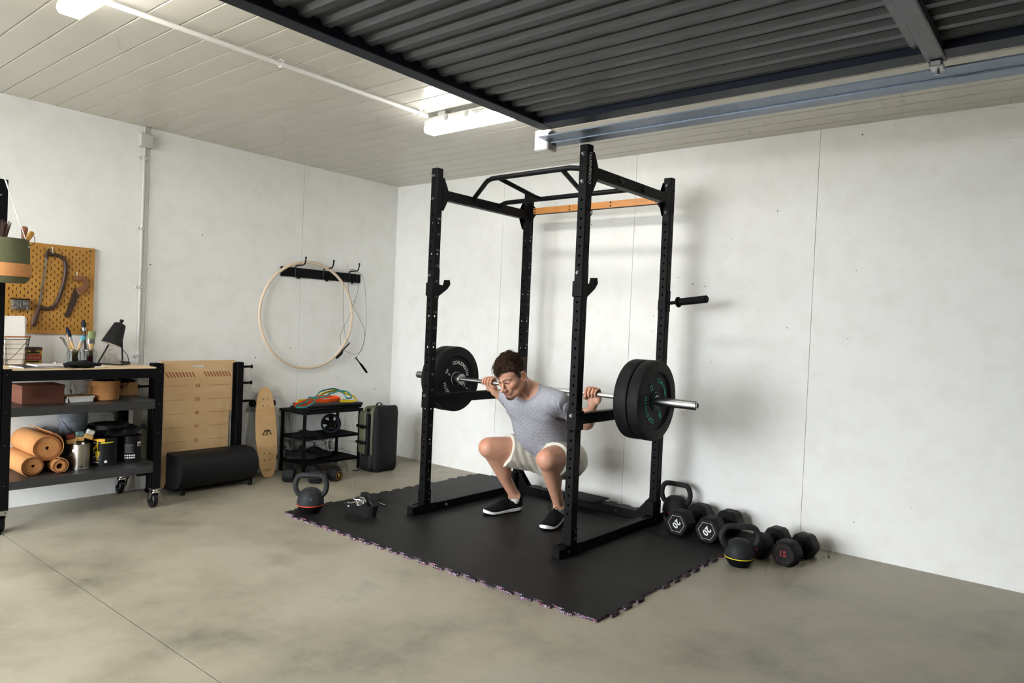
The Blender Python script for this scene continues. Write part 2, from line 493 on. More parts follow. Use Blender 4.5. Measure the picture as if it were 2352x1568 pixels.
# ================================================================== rubber floor mat
MT = 0.012
def mat_top():
    g = N('scuffed_rubber')
    c = g.ramp(g.noise(2.2, 4), [(0.3, rgb(20, 20, 20)), (0.7, rgb(28, 27, 26))])
    sc = g.noise(9, 6, .7, stretch=(1, 1, 1))
    c = g.mix(g.math('MULTIPLY', g.math('GREATER_THAN', sc, 0.63), 0.2), c, rgb(86, 84, 80))
    st = g.noise(5, 3, .5, stretch=(.5, 4.0, 1))
    c = g.mix(g.math('MULTIPLY', g.math('GREATER_THAN', st, 0.70), 0.6), c, rgb(18, 18, 18))
    g.base(c); g.set(Roughness=0.52, Specular_IOR_Level=.18)
    g.bump(g.noise(120, 3), 0.25, 0.001)
    return g.m
def mat_side():
    g = N('flecked_rubber')
    vo = g.voronoi(260.0); r = g.sep(vo.outputs['Color'])
    c = g.mix(g.math('GREATER_THAN', r[0], 0.62), rgb(34, 29, 38), rgb(116, 98, 128))
    c = g.mix(g.math('GREATER_THAN', r[1], 0.86), c, rgb(186, 172, 188))
    c = g.mix(g.math('GREATER_THAN', r[2], 0.91), c, rgb(150, 44, 48))
    g.base(c); g.set(Roughness=0.8); g.bump(vo.outputs['Distance'], 0.5, 0.003)
    return g.m
M_MAT = mat_top(); M_MATSIDE = mat_side()
def puzzle_edge(p, q, amp, pitch, lead):
    """interlocking knobs along p->q; they stick out to the right of the travel direction"""
    p = Vector(p); q = Vector(q); L = (q - p).length; d = (q - p) / L; nrm = Vector((d.y, -d.x))
    out = [p]; n = int((L - 2 * lead) / pitch); s0 = (L - n * pitch) / 2
    for i in range(n):
        c = s0 + (i + .5) * pitch
        w0, w1 = pitch * .20, pitch * .29
        for a, h in ((-w0, 0), (-w0 * .92, .18), (-w1, .62), (-w1 * .96, .88), (-w1 * .72, 1.0), (w1 * .72, 1.0), (w1 * .96, .88), (w1, .62), (w0 * .92, .18), (w0, 0)):
            out.append(p + d * (c + a) + nrm * (h * amp))
    return out                                     # the last corner is left to the next edge
rm_t = thing('rubber_mat', 'large black interlocking rubber mat under the rack', 'rubber mat', (0, 0, 0))
MX0, MX1, MY0, MY1 = 1.185, 3.508, -1.872, -0.03
rows = [MY0, -1.405, -0.455, MY1]
for i in range(3):
    y0, y1 = rows[i], rows[i + 1]
    A = Vector((MX0, y0)); B = Vector((MX1, y0)); C = Vector((MX1, y1)); D = Vector((MX0, y1))
    e = []
    if i == 0: e += puzzle_edge(A, B, .024, .113, .04)
    else: e += [v + Vector((0, .0005)) for v in puzzle_edge(B, A, .024, .113, .04)[::-1]] + [] if False else [v + Vector((0, .0006)) for v in reversed(puzzle_edge(B, A, .024, .113, .04)[1:])]
    if i != 0: e = [A] + e
    e += puzzle_edge(B, C, .024, .113, .03)
    if i == 2: e += puzzle_edge(C, D, .024, .113, .04)
    else: e += [C] + puzzle_edge(C, D, .024, .113, .04)[1:]
    e += puzzle_edge(D, A, .024, .113, .03)
    pl = [(v.x, v.y) for v in e]; n = len(pl)
    m = MB(); m.add([(x, y, 0) for x, y in pl] + [(x, y, MT) for x, y in pl], [])
    m.f = [tuple(range(n))[::-1], tuple(range(n, 2 * n))]; m.mi = [0, 0]
    for k in range(n): m.f.append((k, (k + 1) % n, n + (k + 1) % n, n + k)); m.mi.append(1)
    m.build('mat_tile', [M_MAT, M_MATSIDE], rm_t, smooth=30)

# ================================================================== power rack
T = 0.055; W = 1.15; D = 0.953; RZ = 2.2328 - MT
rack = thing('power_rack', 'tall black steel power rack with pull-up bar and orange crossbar', 'power rack', (1.7969, -1.2504, MT), (0, 0, -0.0083))
def holed_tube(x0, y0, z0, z1, holes, r=.0072, c=.0035):
    m = MB()
    faces = {'-y': lambda u, z, k: (x0 + u, y0 + k, z), '+x': lambda u, z, k: (x0 + T - k, y0 + u, z), '+y': lambda u, z, k: (x0 + T - u, y0 + T - k, z), '-x': lambda u, z, k: (x0 + k, y0 + T - u, z)}
    hh = .02
    for f, P in faces.items():
        zs = sorted(holes.get(f, []))
        z = z0
        def quad(a, b):
            if b - a > 1e-5: m.add([P(c, a, 0), P(T - c, a, 0), P(T - c, b, 0), P(c, b, 0)], [(0, 1, 2, 3)])
        for hz in zs:
            quad(z, hz - hh); z = hz + hh
            ring = []; inn = []; dp = []
            for k in range(8):
                a = R(45 * k); ca, sa = math.cos(a), math.sin(a)
                sx = (T / 2 - c) * (0 if abs(ca) < .1 else math.copysign(1, ca)); sz = hh * (0 if abs(sa) < .1 else math.copysign(1, sa))
                ring.append(P(T / 2 + sx, hz + sz, 0)); inn.append(P(T / 2 + r * ca, hz + r * sa, 0)); dp.append(P(T / 2 + r * ca, hz + r * sa, .003))
            m.add(ring + inn + dp, [(k, (k + 1) % 8, 8 + (k + 1) % 8, 8 + k) for k in range(8)] + [(8 + k, 8 + (k + 1) % 8, 16 + (k + 1) % 8, 16 + k) for k in range(8)])
        quad(z, z1)
    cor = [((x0 + T - c, y0), (x0 + T, y0 + c)), ((x0 + T, y0 + T - c), (x0 + T - c, y0 + T)), ((x0 + c, y0 + T), (x0, y0 + T - c)), ((x0, y0 + c), (x0 + c, y0))]
    for (a, b) in cor: m.add([(*a, z0), (*b, z0), (*b, z1), (*a, z1)], [(0, 1, 2, 3)])
    pl = [q for ab in cor for q in ab]
    m.add([(*q, z1) for q in pl], [tuple(range(8))]); m.add([(*q, z0) for q in pl], [tuple(range(8))[::-1]])
    return m
Z5 = [.686 - MT + .05 * k for k in range(-9, 26)]; Z20 = [.686 - MT + .2 * k for k in range(-2, 7)]
bolt_m = MB().cyl((0, 0, 0), (0, -.006, 0), .0085, n=6).cyl((0, -.006, 0), (0, -.009, 0), .005, n=8).mesh('bolt', 30); bolt_m.materials.append(plain('bolt_steel', rgb(70, 70, 72), .35, .9))
boltc_m = MB().cyl((0, 0, 0), (0, -.004, 0), .010, n=12).cyl((0, -.004, 0), (0, -.014, 0), .007, n=6).mesh('bolt', 30); boltc_m.materials.append(plain('zinc_bolt', rgb(128, 128, 130), .4, .9))
def bolt(p, rz=0.0, me=None): put('bolt', me or bolt_m, rack, p, (0, 0, rz))
M_NUM = plain('grey_numerals', rgb(98, 98, 98), .6)
numz = {180: 1.91, 170: 1.81, 160: 1.71, 150: 1.61, 140: 1.51, 130: 1.41, 120: 1.31, 110: 1.21, 100: 1.11, 90: 1.01, 80: .91, 70: .81, 60: .697, 50: .579, 40: .463, 30: .347, 20: .231}
for (ix, iy) in ((0, 0), (1, 0), (0, 1), (1, 1)):
    x0 = -T if ix == 0 else W - T; y0 = 0 if iy == 0 else D
    u = holed_tube(x0, y0, .056, RZ, {'-y': Z5, '+y': Z20, '+x': Z20, '-x': Z20}).build('upright', M_BLACK, rack)
    if ix == 0:
        for nn, zz in numz.items():
            if iy == 1 and nn < 90: continue
            text(MB(), str(nn), basis((x0 + T + .0003, y0 + T * .55, zz - MT), (0, 1, 0), (0, 0, 1)), .021, .0).build('numeral', M_NUM, u, smooth=0)
text(MB(), 'CORENGTH', basis((W + .0004, T * .52, 2.108 - MT), (0, 0, 1), (0, -1, 0)), .031, .02, 1.02).build('brand_lettering', M_INK, rack, smooth=0)
# base rails, rear rail, top side bars
for ix in (0, 1):
    x0 = -T if ix == 0 else W - T
    rail = MB().box(x0, x0 + T, -.0946, D + T + .03, 0, .055, .003).build('base_rail', M_BLACK, rack)
    MB().box(x0 + .004, x0 + T - .004, -.0976, -.094, .004, .051, .003).box(x0 + .014, x0 + T - .014, -.0986, -.097, .014, .041, .002).build('end_cap', M_BLACKMATTE, rail)
    zc = 2.084 - MT + (0.012 if ix else -.012)
    MB().box(x0 + .002, x0 + T - .002, T, D, zc - .031, zc + .031, .003).build('side_bar', M_BLACK, rack)
    for yb, sg in ((T, 1), (D, -1)):
        for xx in (x0 + .0005, x0 + T - .0045):
            MB().prism([(yb, zc - .105), (yb + sg * .012, zc - .105), (yb + sg * .05, zc - .034), (yb + sg * .05, zc + .034), (yb + sg * .012, zc + .105), (yb, zc + .105)], xx, xx + .004, 'x').build('gusset', M_BLACK, rack)
        MB().box(x0 + .0005, x0 + T - .0005, min(yb, yb + sg * .005), max(yb, yb + sg * .005), zc - .105, zc + .105, .001).build('gusset_plate', M_BLACK, rack)
        for dz in (-.085, .085): bolt((x0 + T / 2, yb + (.006 if sg > 0 else -.006), zc + dz), math.pi if sg > 0 else 0)
    for dz in (2.183, 2.035): bolt((x0 + T / 2, 0, dz - MT), 0, boltc_m)
    if ix == 1:
        for yy_, zz_ in ((.36, 0), (.62, 0), (.37, 0)): bolt((x0 + T - .002, yy_, zc + zz_), R(90))
        bolt((W, D + T * .6, 2.15 - MT), R(90)); bolt((W, D + T * .6, 2.02 - MT), R(90))
    for y0 in (0, D):
        br = MB().box(x0 - .003, x0 + T + .003, y0 - .003 if y0 == 0 else y0 - .045, y0 + T + .003, .058, .148, .002).box(x0 - .003, x0, y0 - .045, y0 + T + .05, .004, .06).box(x0 + T, x0 + T + .003, y0 - .045, y0 + T + .05, .004, .06)
        br.build('foot_bracket', M_BLACK, rack)
        for yy_, zz_ in ((y0 + T * .6, .128), (y0 + T * .6, .09), (y0 - .02, .03), (y0 + T + .03, .03)): bolt((x0 + T + .003, yy_, zz_), R(90))
    if ix == 0: bolt((x0 + T, .20, .03), R(90), boltc_m)
MB().box(0, W - T, D + .0, D + T, 0, .055, .003).build('rear_rail', M_BLACK, rack)
for xx, sg in ((0, 1), (W - T, -1)):
    for yy in (D + .001, D + T - .005):
        MB().prism([(xx, .055), (xx + sg * .09, .055), (xx, .16)], yy, yy + .004, 'y').build('gusset', M_BLACK, rack)
    bolt((xx + sg * .24, D, .03))
MB().box(.43, .72, D - .075, D + .13, .057, .068, .004).build('foot_plate', M_BLACKMATTE, rack)
# rear crossmember with orange face
MB().box(.0, W - T, D + .012, D + .045, 2.075 - MT, 2.118 - MT, .002).build('rear_crossmember', M_BLACK, rack)
g = N('orange_lacquer'); g.base(g.ramp(g.noise(6, 3, stretch=(1, 1, 8)), [(0.3, rgb(206, 138, 70)), (0.7, rgb(220, 152, 82))])); g.set(Roughness=.45)
ob = MB().prism([(.04, 2.076), (.035, 2.082), (.035, 2.114), (.04, 2.120), (1.055, 2.120), (1.06, 2.114), (1.06, 2.082), (1.055, 2.076)], D + .003, D + .012, 'y').build('orange_face_board', g.m, rack, (0, 0, -MT))
for xx in (.05, .36, .70, 1.045):
    for zz in (2.087, 2.109):
        MB().cyl((xx, D + .004, zz - MT), (xx, D + .001, zz - MT), .0055, n=10).build('screw', M_BLACKMATTE, rack)
for xx in (.04, 1.055):
    for sg in (1,):
        MB().prism([(xx - .05, 2.0), (xx + .01, 2.075), (xx + .01, 2.118), (xx - .05, 2.17)] if xx < .5 else [(xx + .05, 2.0), (xx - .01, 2.075), (xx - .01, 2.118), (xx + .05, 2.17)], D + .014, D + .02, 'y').build('gusset', M_BLACK, rack, (0, 0, -MT))
MB().tube([(.52 + .014 * math.cos(a), D + .03, 2.058 - MT + .02 * math.sin(a)) for a in [k * math.pi / 8 for k in range(16)]], .004, 8, True).build('hook_ring', M_BLACKGLOSS, rack)
# pull-up bars
def rp(x, y, z): return (x - 1.7969, y + 1.2504, z - MT)
pb = [rp(1.80, -.905, 2.085), rp(1.99, -.985, 2.125), rp(2.09, -1.03, 2.158)]
nb = MB().tube([rp(1.79, -.90, 2.088), rp(1.99, -1.0, 2.163), rp(2.02, -1.015, 2.17), rp(2.07, -1.03, 2.176), rp(2.68, -1.035, 2.176), rp(2.73, -1.02, 2.17), rp(2.76, -1.0, 2.163), rp(2.955, -.91, 2.098)], .0155, 12)
nb.build('pull_up_bar', M_BLACK, rack)
fb = MB().tube([rp(1.79, -.63, 2.085), rp(1.86, -.66, 2.094), rp(1.90, -.675, 2.094), rp(2.85, -.685, 2.094), rp(2.89, -.67, 2.094), rp(2.955, -.64, 2.095)], .0155, 12)
fb.build('pull_up_bar', M_BLACK, rack)
for xa, xb in ((2.13, 2.19), (2.62, 2.56)):
    MB().tube([rp(xa, -1.03, 2.172), rp(xb, -.73, 2.098), rp(xb + (xb - xa) * .1, -.69, 2.094)], .0145, 12).build('grip_link', M_BLACK, rack)
# safety bars
for ix in (0, 1):
    x0 = -T if ix == 0 else W - T
    z0 = .722 - MT
    sb = MB().box(x0 + .004, x0 + T - .004, T, D, z0, z0 + .06, .003).build('safety_bar', M_BLACK, rack)
    MB().box(x0 - .005, x0 + T + .005, -.005, T + .012, z0 - .03, z0 + .075, .003).build('sleeve', M_BLACK, sb)
    MB().box(x0 - .005, x0 + T + .005, D - .012, D + T + .005, z0 - .03, z0 + .075, .003).build('sleeve', M_BLACK, sb)
    put('bolt', boltc_m, sb, (x0 + T / 2, -.005, z0 + .05))
    # hook for the bar
    j = MB().box(x0 - .006, x0 + T + .006, -.006, T * .55, 1.415 - MT, 1.50 - MT, .003)
    j.box(x0 + .004, x0 + T - .004, T, T + .008, 1.40 - MT, 1.595 - MT, .003)
    hk = j.build('bar_hook', M_BLACK, rack)
    zz = 1.478 - MT
    MB().prism([(T, zz - .06), (T + .012, zz - .06), (T + .085, zz - .012), (T + .112, zz + .02), (T + .105, zz + .05), (T + .088, zz + .05), (T + .078, zz + .012), (T + .03, zz + .012), (T, zz + .016)], x0 + .009, x0 + T - .009, 'x').build('hook_arm', M_BLACKMATTE, hk)
    put('bolt', boltc_m, hk, (x0 + T * .45, -.001, 1.545 - MT))
# plate holder on the rear right upright
ph = MB().box(W + .0, W + .006, D + .004, D + T - .004, 1.375 - MT, 1.515 - MT, .003).box(W - T - .006, W + .004, D + .006, D + T - .006, 1.385 - MT, 1.45 - MT, .002).build('plate_holder', M_BLACK, rack)
a0 = Vector((W + .004, D + .02, 1.432 - MT)); dv = Vector((.985, -.04, .105)).normalized()
MB().cyl(a0, a0 + dv * .075, .011, n=12).cyl(a0 + dv * .068, a0 + dv * .082, .034, n=24, bev=.003).cyl(a0 + dv * .082, a0 + dv * .275, .0235, n=24, bev=.006).build('sleeve', M_BLACKMATTE, ph)

# ================================================================== barbell and plates
BY, BZ = -0.83, 0.857
g = N('knurled_chrome'); g.set(Metallic=1.0, Roughness=.32); g.base(rgb(196, 197, 198))
w = g.node('ShaderNodeTexWave'); w.inputs['Scale'].default_value = 120; w.inputs['Distortion'].default_value = .5; g.link(g.coord(), w.inputs['Vector']); g.bump(w.outputs['Fac'], .3, .0008)
M_KNURL = g.m
bb = thing('barbell', 'long chrome barbell across the shoulders of the squatting man', 'barbell', (2.342, BY, BZ), (0, R(.15), R(-.3)))
MB().cyl((-.66, 0, 0), (.66, 0, 0), .0142, n=20).build('shaft', M_KNURL, bb)
for xx in (-.40, .40, -.12, .12):
    MB().lathe([(.0145, xx - .004), (.0149, xx - .003), (.0149, xx + .003), (.0145, xx + .004)], 20, axis='x').build('knurl_mark', M_DARKSTEEL, bb)
for sg in (-1, 1):
    P = lambda v: v * sg
    sl = MB().lathe([(.0, P(.655)), (.038, P(.655)), (.040, P(.660)), (.040, P(.682)), (.038, P(.687)), (.025, P(.687)), (.025, P(1.098)), (.022, P(1.101)), (.016, P(1.101)), (.015, P(1.096)), (0, P(1.096))], 28, axis='x')
    sl.build('sleeve', M_STEEL, bb)
def plate(name, label, x0, th, ink, words_front, words_back, lit, front_sign, a_shift, group):
    """bumper plate about the bar axis; its printed side looks along front_sign * x"""
    t = thing(name, label, 'weight plate', (x0 + th / 2, BY, BZ), (R(a_shift), 0, 0), group)
    r = .2275; h = th / 2
    pr = [(.0258, -h * .8), (.046, -h * .8), (.052, -h * .55), (.155, -h * .62), (.163, -h * .98), (.215, -h), (.225, -h * .9), (r, -h * .7), (r, h * .7), (.225, h * .9), (.215, h), (.163, h * .98), (.155, h * .62), (.052, h * .55), (.046, h * .8), (.0258, h * .8)]
    MB().lathe(pr, 64, axis='x', closed=True).build('rubber_disc', M_RUBBER, t)
    MB().lathe([(.0255, -h * .84), (.031, -h * .84), (.031, h * .84), (.0255, h * .84)], 28, axis='x', closed=True).build('steel_bush', M_STEEL, t)
    xs_ = front_sign * (h * .62 + .0006)
    ring = MB().lathe([(.0475, xs_ * 1.18), (.0495, xs_ * 1.18), (.0495, xs_ * .9), (.0475, xs_ * .9)], 40, axis='x', closed=True)
    ring.build('ring_print', ink, t)
    ex = Vector((0, 1, 0)) if front_sign > 0 else Vector((0, -1, 0)); ey = Vector((0, 0, 1)); c0 = Vector((xs_, 0, 0))
    for a0_ in (105, 285):
        for i_, ch in enumerate('CORENGTH'):
            m_ = MB(); arc_text(m_, ch, c0, ex, ey, .115, R(a0_ - 12.6 * i_), 0, .034, bold=.03); m_.build('letter', lit, t, smooth=0)
    al = R(61)
    for a_, sg_, (big, small) in ((al + math.pi / 2, -1, words_front), (al - math.pi / 2, 1, words_back)):
        rd = ex * math.cos(a_) + ey * math.sin(a_); bd = rd * sg_; ud = (ex * -bd.dot(ey) + ey * bd.dot(ex))
        m_ = MB(); text(m_, big, basis(c0 + rd * .100 - bd * .010, bd, ud), .040, .03); m_.build('number', lit, t, smooth=0)
        m_ = MB(); text(m_, small, basis(c0 + rd * .100 + bd * (.008 + .012 * len(big)) - ud * .006, bd, ud), .018, .02); m_.build('unit', lit, t, smooth=0)
    return t
M_TEAL = plain('teal_print', rgb(44, 176, 168), .55); M_WHITEPRINT = plain('plate_white_print', rgb(215, 215, 213), .55)
plate('weight_plate', 'black rubber 10 kg plate with teal lettering, outer one on the right of the barbell', 3.130, .072, M_TEAL, ('10', 'KG'), ('22', 'LB'), M_TEAL, 1, 155, 'plates on the barbell')
plate('weight_plate', 'black rubber plate next to the man, inner one on the right of the barbell', 3.043, .085, M_TEAL, ('10', 'KG'), ('22', 'LB'), M_TEAL, 1, 30, 'plates on the barbell')
plate('weight_plate', 'black rubber 5 kg plate with white lettering on the left of the barbell', 1.585, .062, M_WHITEPRINT, ('5', 'KG'), ('11', 'LB'), M_WHITEPRINT, 1, 0, 'plates on the barbell')
plate('weight_plate', 'black rubber plate behind the 5 kg one at the left end of the barbell', 1.515, .068, M_WHITEPRINT, ('5', 'KG'), ('11', 'LB'), M_WHITEPRINT, 1, 40, 'plates on the barbell')
# ================================================================== work trolley
def ply(name, a, b, scale=4.0, st=(1, 8, 1), rough=.55):
    if name in MATS: return MATS[name]
    g = N(name); n1 = g.noise(scale, 4, .6, stretch=st); n2 = g.noise(scale * 8, 3, .5, stretch=st)
    c = g.ramp(n1, [(0.3, a), (0.7, b)]); c = g.mix(g.math('MULTIPLY', n2, .25), c, a)
    g.base(c); g.set(Roughness=rough); MATS[name] = g.m
    return g.m
def cork(name, a, b):
    if name in MATS: return MATS[name]
    g = N(name); v = g.voronoi(170.0); n = g.noise(40, 4)
    c = g.mix(g.sep(v.outputs['Color'])[0], a, b); c = g.mix(g.math('MULTIPLY', n, .3), c, rgb(120, 76, 40))
    g.base(c); g.set(Roughness=.85); g.bump(n, .4, .002); MATS[name] = g.m
    return g.m
M_BEECH = ply('pale_wood', rgb(212, 184, 146), rgb(226, 201, 164), st=(6, 1, 1))
M_CORK = cork('cork', rgb(190, 130, 76), rgb(206, 146, 88))
M_CORKEDGE = cork('cork_edge', rgb(178, 116, 60), rgb(206, 148, 90))
cart = thing('work_trolley', 'black steel work trolley with pale wood top and two shelves on casters', 'trolley', (.03, -3.228, 0))
CD, CW = .54, .86     # depth in x, width in y (local origin at rear left corner)
MB().box(.004, CD - .006, .006, CW - .006, .868, .886, .002).build('worktop', M_BEECH, cart)
for x0, x1, y0, y1 in ((CD - .006, CD, .045, CW - .045), (0, .006, .045, CW - .045)):
    MB().box(x0, x1, y0, y1, .826, .884, .001).build('top_rail', M_BLACK, cart)
for y0, y1 in ((0, .004), (CW - .004, CW)):
    MB().box(.04, CD - .04, y0, y1, .826, .884, .001).build('top_rail', M_BLACK, cart)
for zt, nm in ((.676, 0), (.276, 1)):
    sh = MB().box(.003, CD - .003, .004, CW - .004, zt - .004, zt).box(CD - .005, CD - .001, .045, CW - .045, zt - .044, zt + .002, .001).box(.001, .005, .045, CW - .045, zt - .044, zt + .002).box(.045, CD - .045, .001, .005, zt - .044, zt + .002).box(.045, CD - .045, CW - .005, CW - .001, zt - .044, zt + .002)
    sh.build('shelf', plain('shelf_grey', rgb(52, 52, 54), .4, .2), cart)
for ix in (0, 1):
    for iy in (0, 1):
        x = 0 if ix == 0 else CD; y = 0 if iy == 0 else CW; sx = 1 if ix == 0 else -1; sy = 1 if iy == 0 else -1
        pf = [(0, 0), (.048, 0), (.048, .004), (.004, .004), (.004, .048), (0, .048)]
        MB().prism([(x + sx * a, y + sy * b) for a, b in pf], .125, .893).build('post', M_BLACK, cart, smooth=0)
        cx, cy = x + sx * .022, y + sy * .022
        cs = MB().box(cx - .025, cx + .025, cy - .025, cy + .025, .12, .126).cyl((cx, cy, .10), (cx, cy, .121), .018, n=14).build('caster', M_CHROME, cart)
        MB().prism([(cx + .018, .112), (cx - .022, .112), (cx - .045, .045), (cx - .028, .04), (cx + .002, .085)], cy - .022, cy - .0195, 'y').prism([(cx + .018, .112), (cx - .022, .112), (cx - .045, .045), (cx - .028, .04), (cx + .002, .085)], cy + .0195, cy + .022, 'y').box(cx - .02, cx + .018, cy - .022, cy + .022, .095, .113, .004).build('fork', M_CHROME, cs)
        MB().lathe([(.008, -.016), (.042, -.016), (.048, -.011), (.048, .011), (.042, .016), (.008, .016)], 24, (cx - .03, cy, .048), 'y').cyl((cx - .03, cy - .024, .048), (cx - .03, cy + .024, .048), .007, n=10).build('wheel', M_BLACKGLOSS, cs)
        for zz in (.862, .66, .48, .26):
            put('rivet', bolt_m if False else rivet_m, cart, (x - sx * 0.0, y + sy * .024, zz), (0, 0, R(90) if ix == 1 else R(-90))) if False else MB().cyl((x, y + sy * .024, zz), (x - sx * .003, y + sy * .024, zz), .0032, n=8).build('rivet', M_DARKSTEEL, cart)
TZ = .8865; S1 = .6765; S2 = .2765

# ---- desk lamp on the trolley
dl = thing('desk_lamp', 'small black desk lamp with tapered shade on the trolley top', 'desk lamp', (.2, -2.51, TZ))
M_LB = plain('lamp_black', (.012, .012, .013, 1), .38)
MB().tube(smooth_path([(-.04, -.03, .125), (-.045, -.085, .012), (-.04, -.09, .006), (-.02, -.085, .005), (.10, -.018, .005), (.108, -.01, .006), (.103, .0, .012), (-.005, .034, .215)], 4), .0048, 8).build('stand', M_LB, dl)
MB().tube(smooth_path([(.108, -.01, .006), (.05, .06, .005), (.02, .075, .005), (-.02, .05, .005)], 5), .0048, 8).build('foot', M_LB, dl)
Msh = Matrix.Translation((0, .0, .205)) @ Matrix.Rotation(R(-21), 4, 'X')
sh = MB().at(Msh)
sh.lathe([(.0, .064), (.024, .064), (.034, .058), (.037, .048), (.062, -.082), (.060, -.082), (.0355, .046), (.032, .055), (0, .060)], 32)
sh.build('lamp_shade', M_LB, dl)
MB().at(Msh).lathe([(.0595, -.081), (.035, .046), (.031, .054), (0, .058)], 32).build('shade_lining', plain('lamp_lining', rgb(225, 222, 216), .6), dl)
MB().at(Msh).cyl((0, 0, .062), (0, 0, .078), .009, n=14, bev=.002).cyl((0, 0, .076), (0, 0, .09), .012, n=14, bev=.003).build('knob', M_LB, dl)
MB().tube(smooth_path([(-.01, .04, .10), (-.04, .085, .06), (-.05, .10, .02), (-.055, .10, .0)], 6), .0022, 6).build('cord', M_LB, dl)

# ---- glass jars with brushes
g = N('jar_glass'); g.base((.96, .98, .97, 1)); g.set(Roughness=.03, Transmission_Weight=1.0, IOR=1.25); M_GLASS = g.m
M_BRISTLE = plain('bristle_dark', rgb(38, 44, 52), .7); M_FERRULE = plain('ferrule', rgb(190, 190, 188), .3, 1.0); M_HANDLE = plain('brush_wood', rgb(216, 182, 132), .5, var=.08)
def jar(x, y, label):
    t = thing('glass_jar', label, 'jar', (x, y, TZ), group='glass jars on the trolley')
    MB().lathe([(.0, .0), (.034, .0), (.038, .004), (.038, .072), (.033, .082), (.033, .092), (.0305, .092), (.0305, .080), (.0355, .070), (.0355, .006), (.0, .004)], 28).build('glass_body', M_GLASS, t)
    MB().lathe([(.0335, .084), (.0355, .085), (.0355, .088), (.0335, .089)], 28, closed=True).build('wire_band', M_STEEL, t)
    return t
jar(.115, -2.725, 'clear glass jar holding wooden brushes and a ruler')
jg = jar(.115, -2.640, 'clear glass jar beside the desk lamp holding thick brushes')
MB().tube(smooth_path([(.0, .036, .086), (.0, .048, .07), (.0, .046, .04), (.0, .037, .03)], 5), .0012, 6).build('wire_handle', M_STEEL, jg)
def brush(base, tip, hr, fr, br, fl, bl, hcol, bcol, flat, label, fcol=None, dip=None):
    """paint brush standing handle-down in a jar"""
    b = Vector(base); d = (Vector(tip) - b); L = d.length; d.normalize()
    t = thing('paint_brush', label, 'brush', base, group='brushes in the jars')
    x, y, z = frame_from(d, (1, 0, 0)); Mx = Matrix((x, y, d)).transposed().to_4x4()
    hl = L - fl - bl
    sc = (1.0, flat)
    def ring(prof, mat, nm):
        m = MB().at(Mx); n = 14; vs = []; fs = []
        for r_, z_ in prof:
            for k in range(n):
                a = 2 * math.pi * k / n; vs.append((r_ * math.cos(a), r_ * flat * math.sin(a), z_))
        for i in range(len(prof) - 1):
            for k in range(n): fs.append((i*n+k, i*n+(k+1) % n, (i+1)*n+(k+1) % n, (i+1)*n+k))
        fs.append(tuple(range(n))[::-1]); fs.append(tuple(range((len(prof)-1)*n, len(prof)*n)))
        m.add(vs, fs); return m.build(nm, mat, t)
    ring([(hr * .7, 0), (hr * .95, .006), (hr, hl * .35), (hr * .6, hl * .65), (fr * .9, hl)], hcol, 'handle')
    if dip: ring([(hr * .74, .0), (hr * 1.0, .006), (hr * 1.06, hl * .34), (hr * 1.0, hl * .36)], dip, 'painted_end')
    ring([(fr, hl), (fr * 1.02, hl + fl)], fcol or M_FERRULE, 'ferrule')
    ring([(fr * .98, hl + fl), (br, hl + fl + bl * .5), (br * (.35 if flat > .9 else .95), L)], bcol, 'bristles')
M_RED = plain('red_paint', rgb(168, 34, 44), .45); M_TURQ = plain('turquoise_paint', rgb(92, 168, 190), .6); M_GREENB = plain('green_bristle', rgb(142, 160, 112), .8)
M_UMBER = plain('dark_handle', rgb(74, 58, 52), .5, var=.2); M_NAVYB = plain('navy_bristle', rgb(30, 40, 62), .7); M_SILVER = plain('silver_handle', rgb(205, 200, 196), .3, .6)
brush((.12, -2.700, TZ + .006), (.09, -2.762, 1.118), .008, .010, .014, .03, .065, M_HANDLE, M_NAVYB, 1.0, 'round brush with dark blue bristles leaning left in the jar')
brush((.128, -2.737, TZ + .006), (.112, -2.668, 1.062), .012, .012, .016, .022, .03, M_HANDLE, M_TURQ, .5, 'pale wooden brush with turquoise paint on its head')
brush((.11, -2.648, TZ + .006), (.09, -2.668, 1.166), .009, .012, .0155, .02, .05, M_UMBER, M_BRISTLE, 1.0, 'tall round brush with dark handle and black bristles')
brush((.13, -2.634, TZ + .006), (.11, -2.622, 1.092), .0145, .021, .023, .028, .05, M_HANDLE, M_GREENB, .35, 'wide flat brush with green bristles and red dipped handle', dip=M_RED)
brush((.105, -2.705, TZ + .006), (.095, -2.797, 1.054), .0035, .004, .005, .05, .010, M_SILVER, M_BRISTLE, 1.0, 'thin silver brush with black tip, leftmost in the jars')
brush((.10, -2.712, TZ + .006), (.085, -2.782, 1.055), .0035, .0045, .005, .03, .010, M_SILVER, M_HANDLE, 1.0, 'thin silver brush beside the wooden ruler')
rl = thing('wooden_ruler', 'short pale wooden ruler standing in the jar of brushes', 'ruler', (.10, -2.722, TZ + .006), (R(9), 0, 0))
MB().box(-.002, .002, -.013, .013, 0, .19, .001).build('blade', M_HANDLE, rl)
for k in range(12): MB().box(.0019, .0023, -.013, -.009 + (.004 if k % 5 == 0 else 0), .04 + k * .012, .0408 + k * .012).build('tick', M_DARKSTEEL, rl)

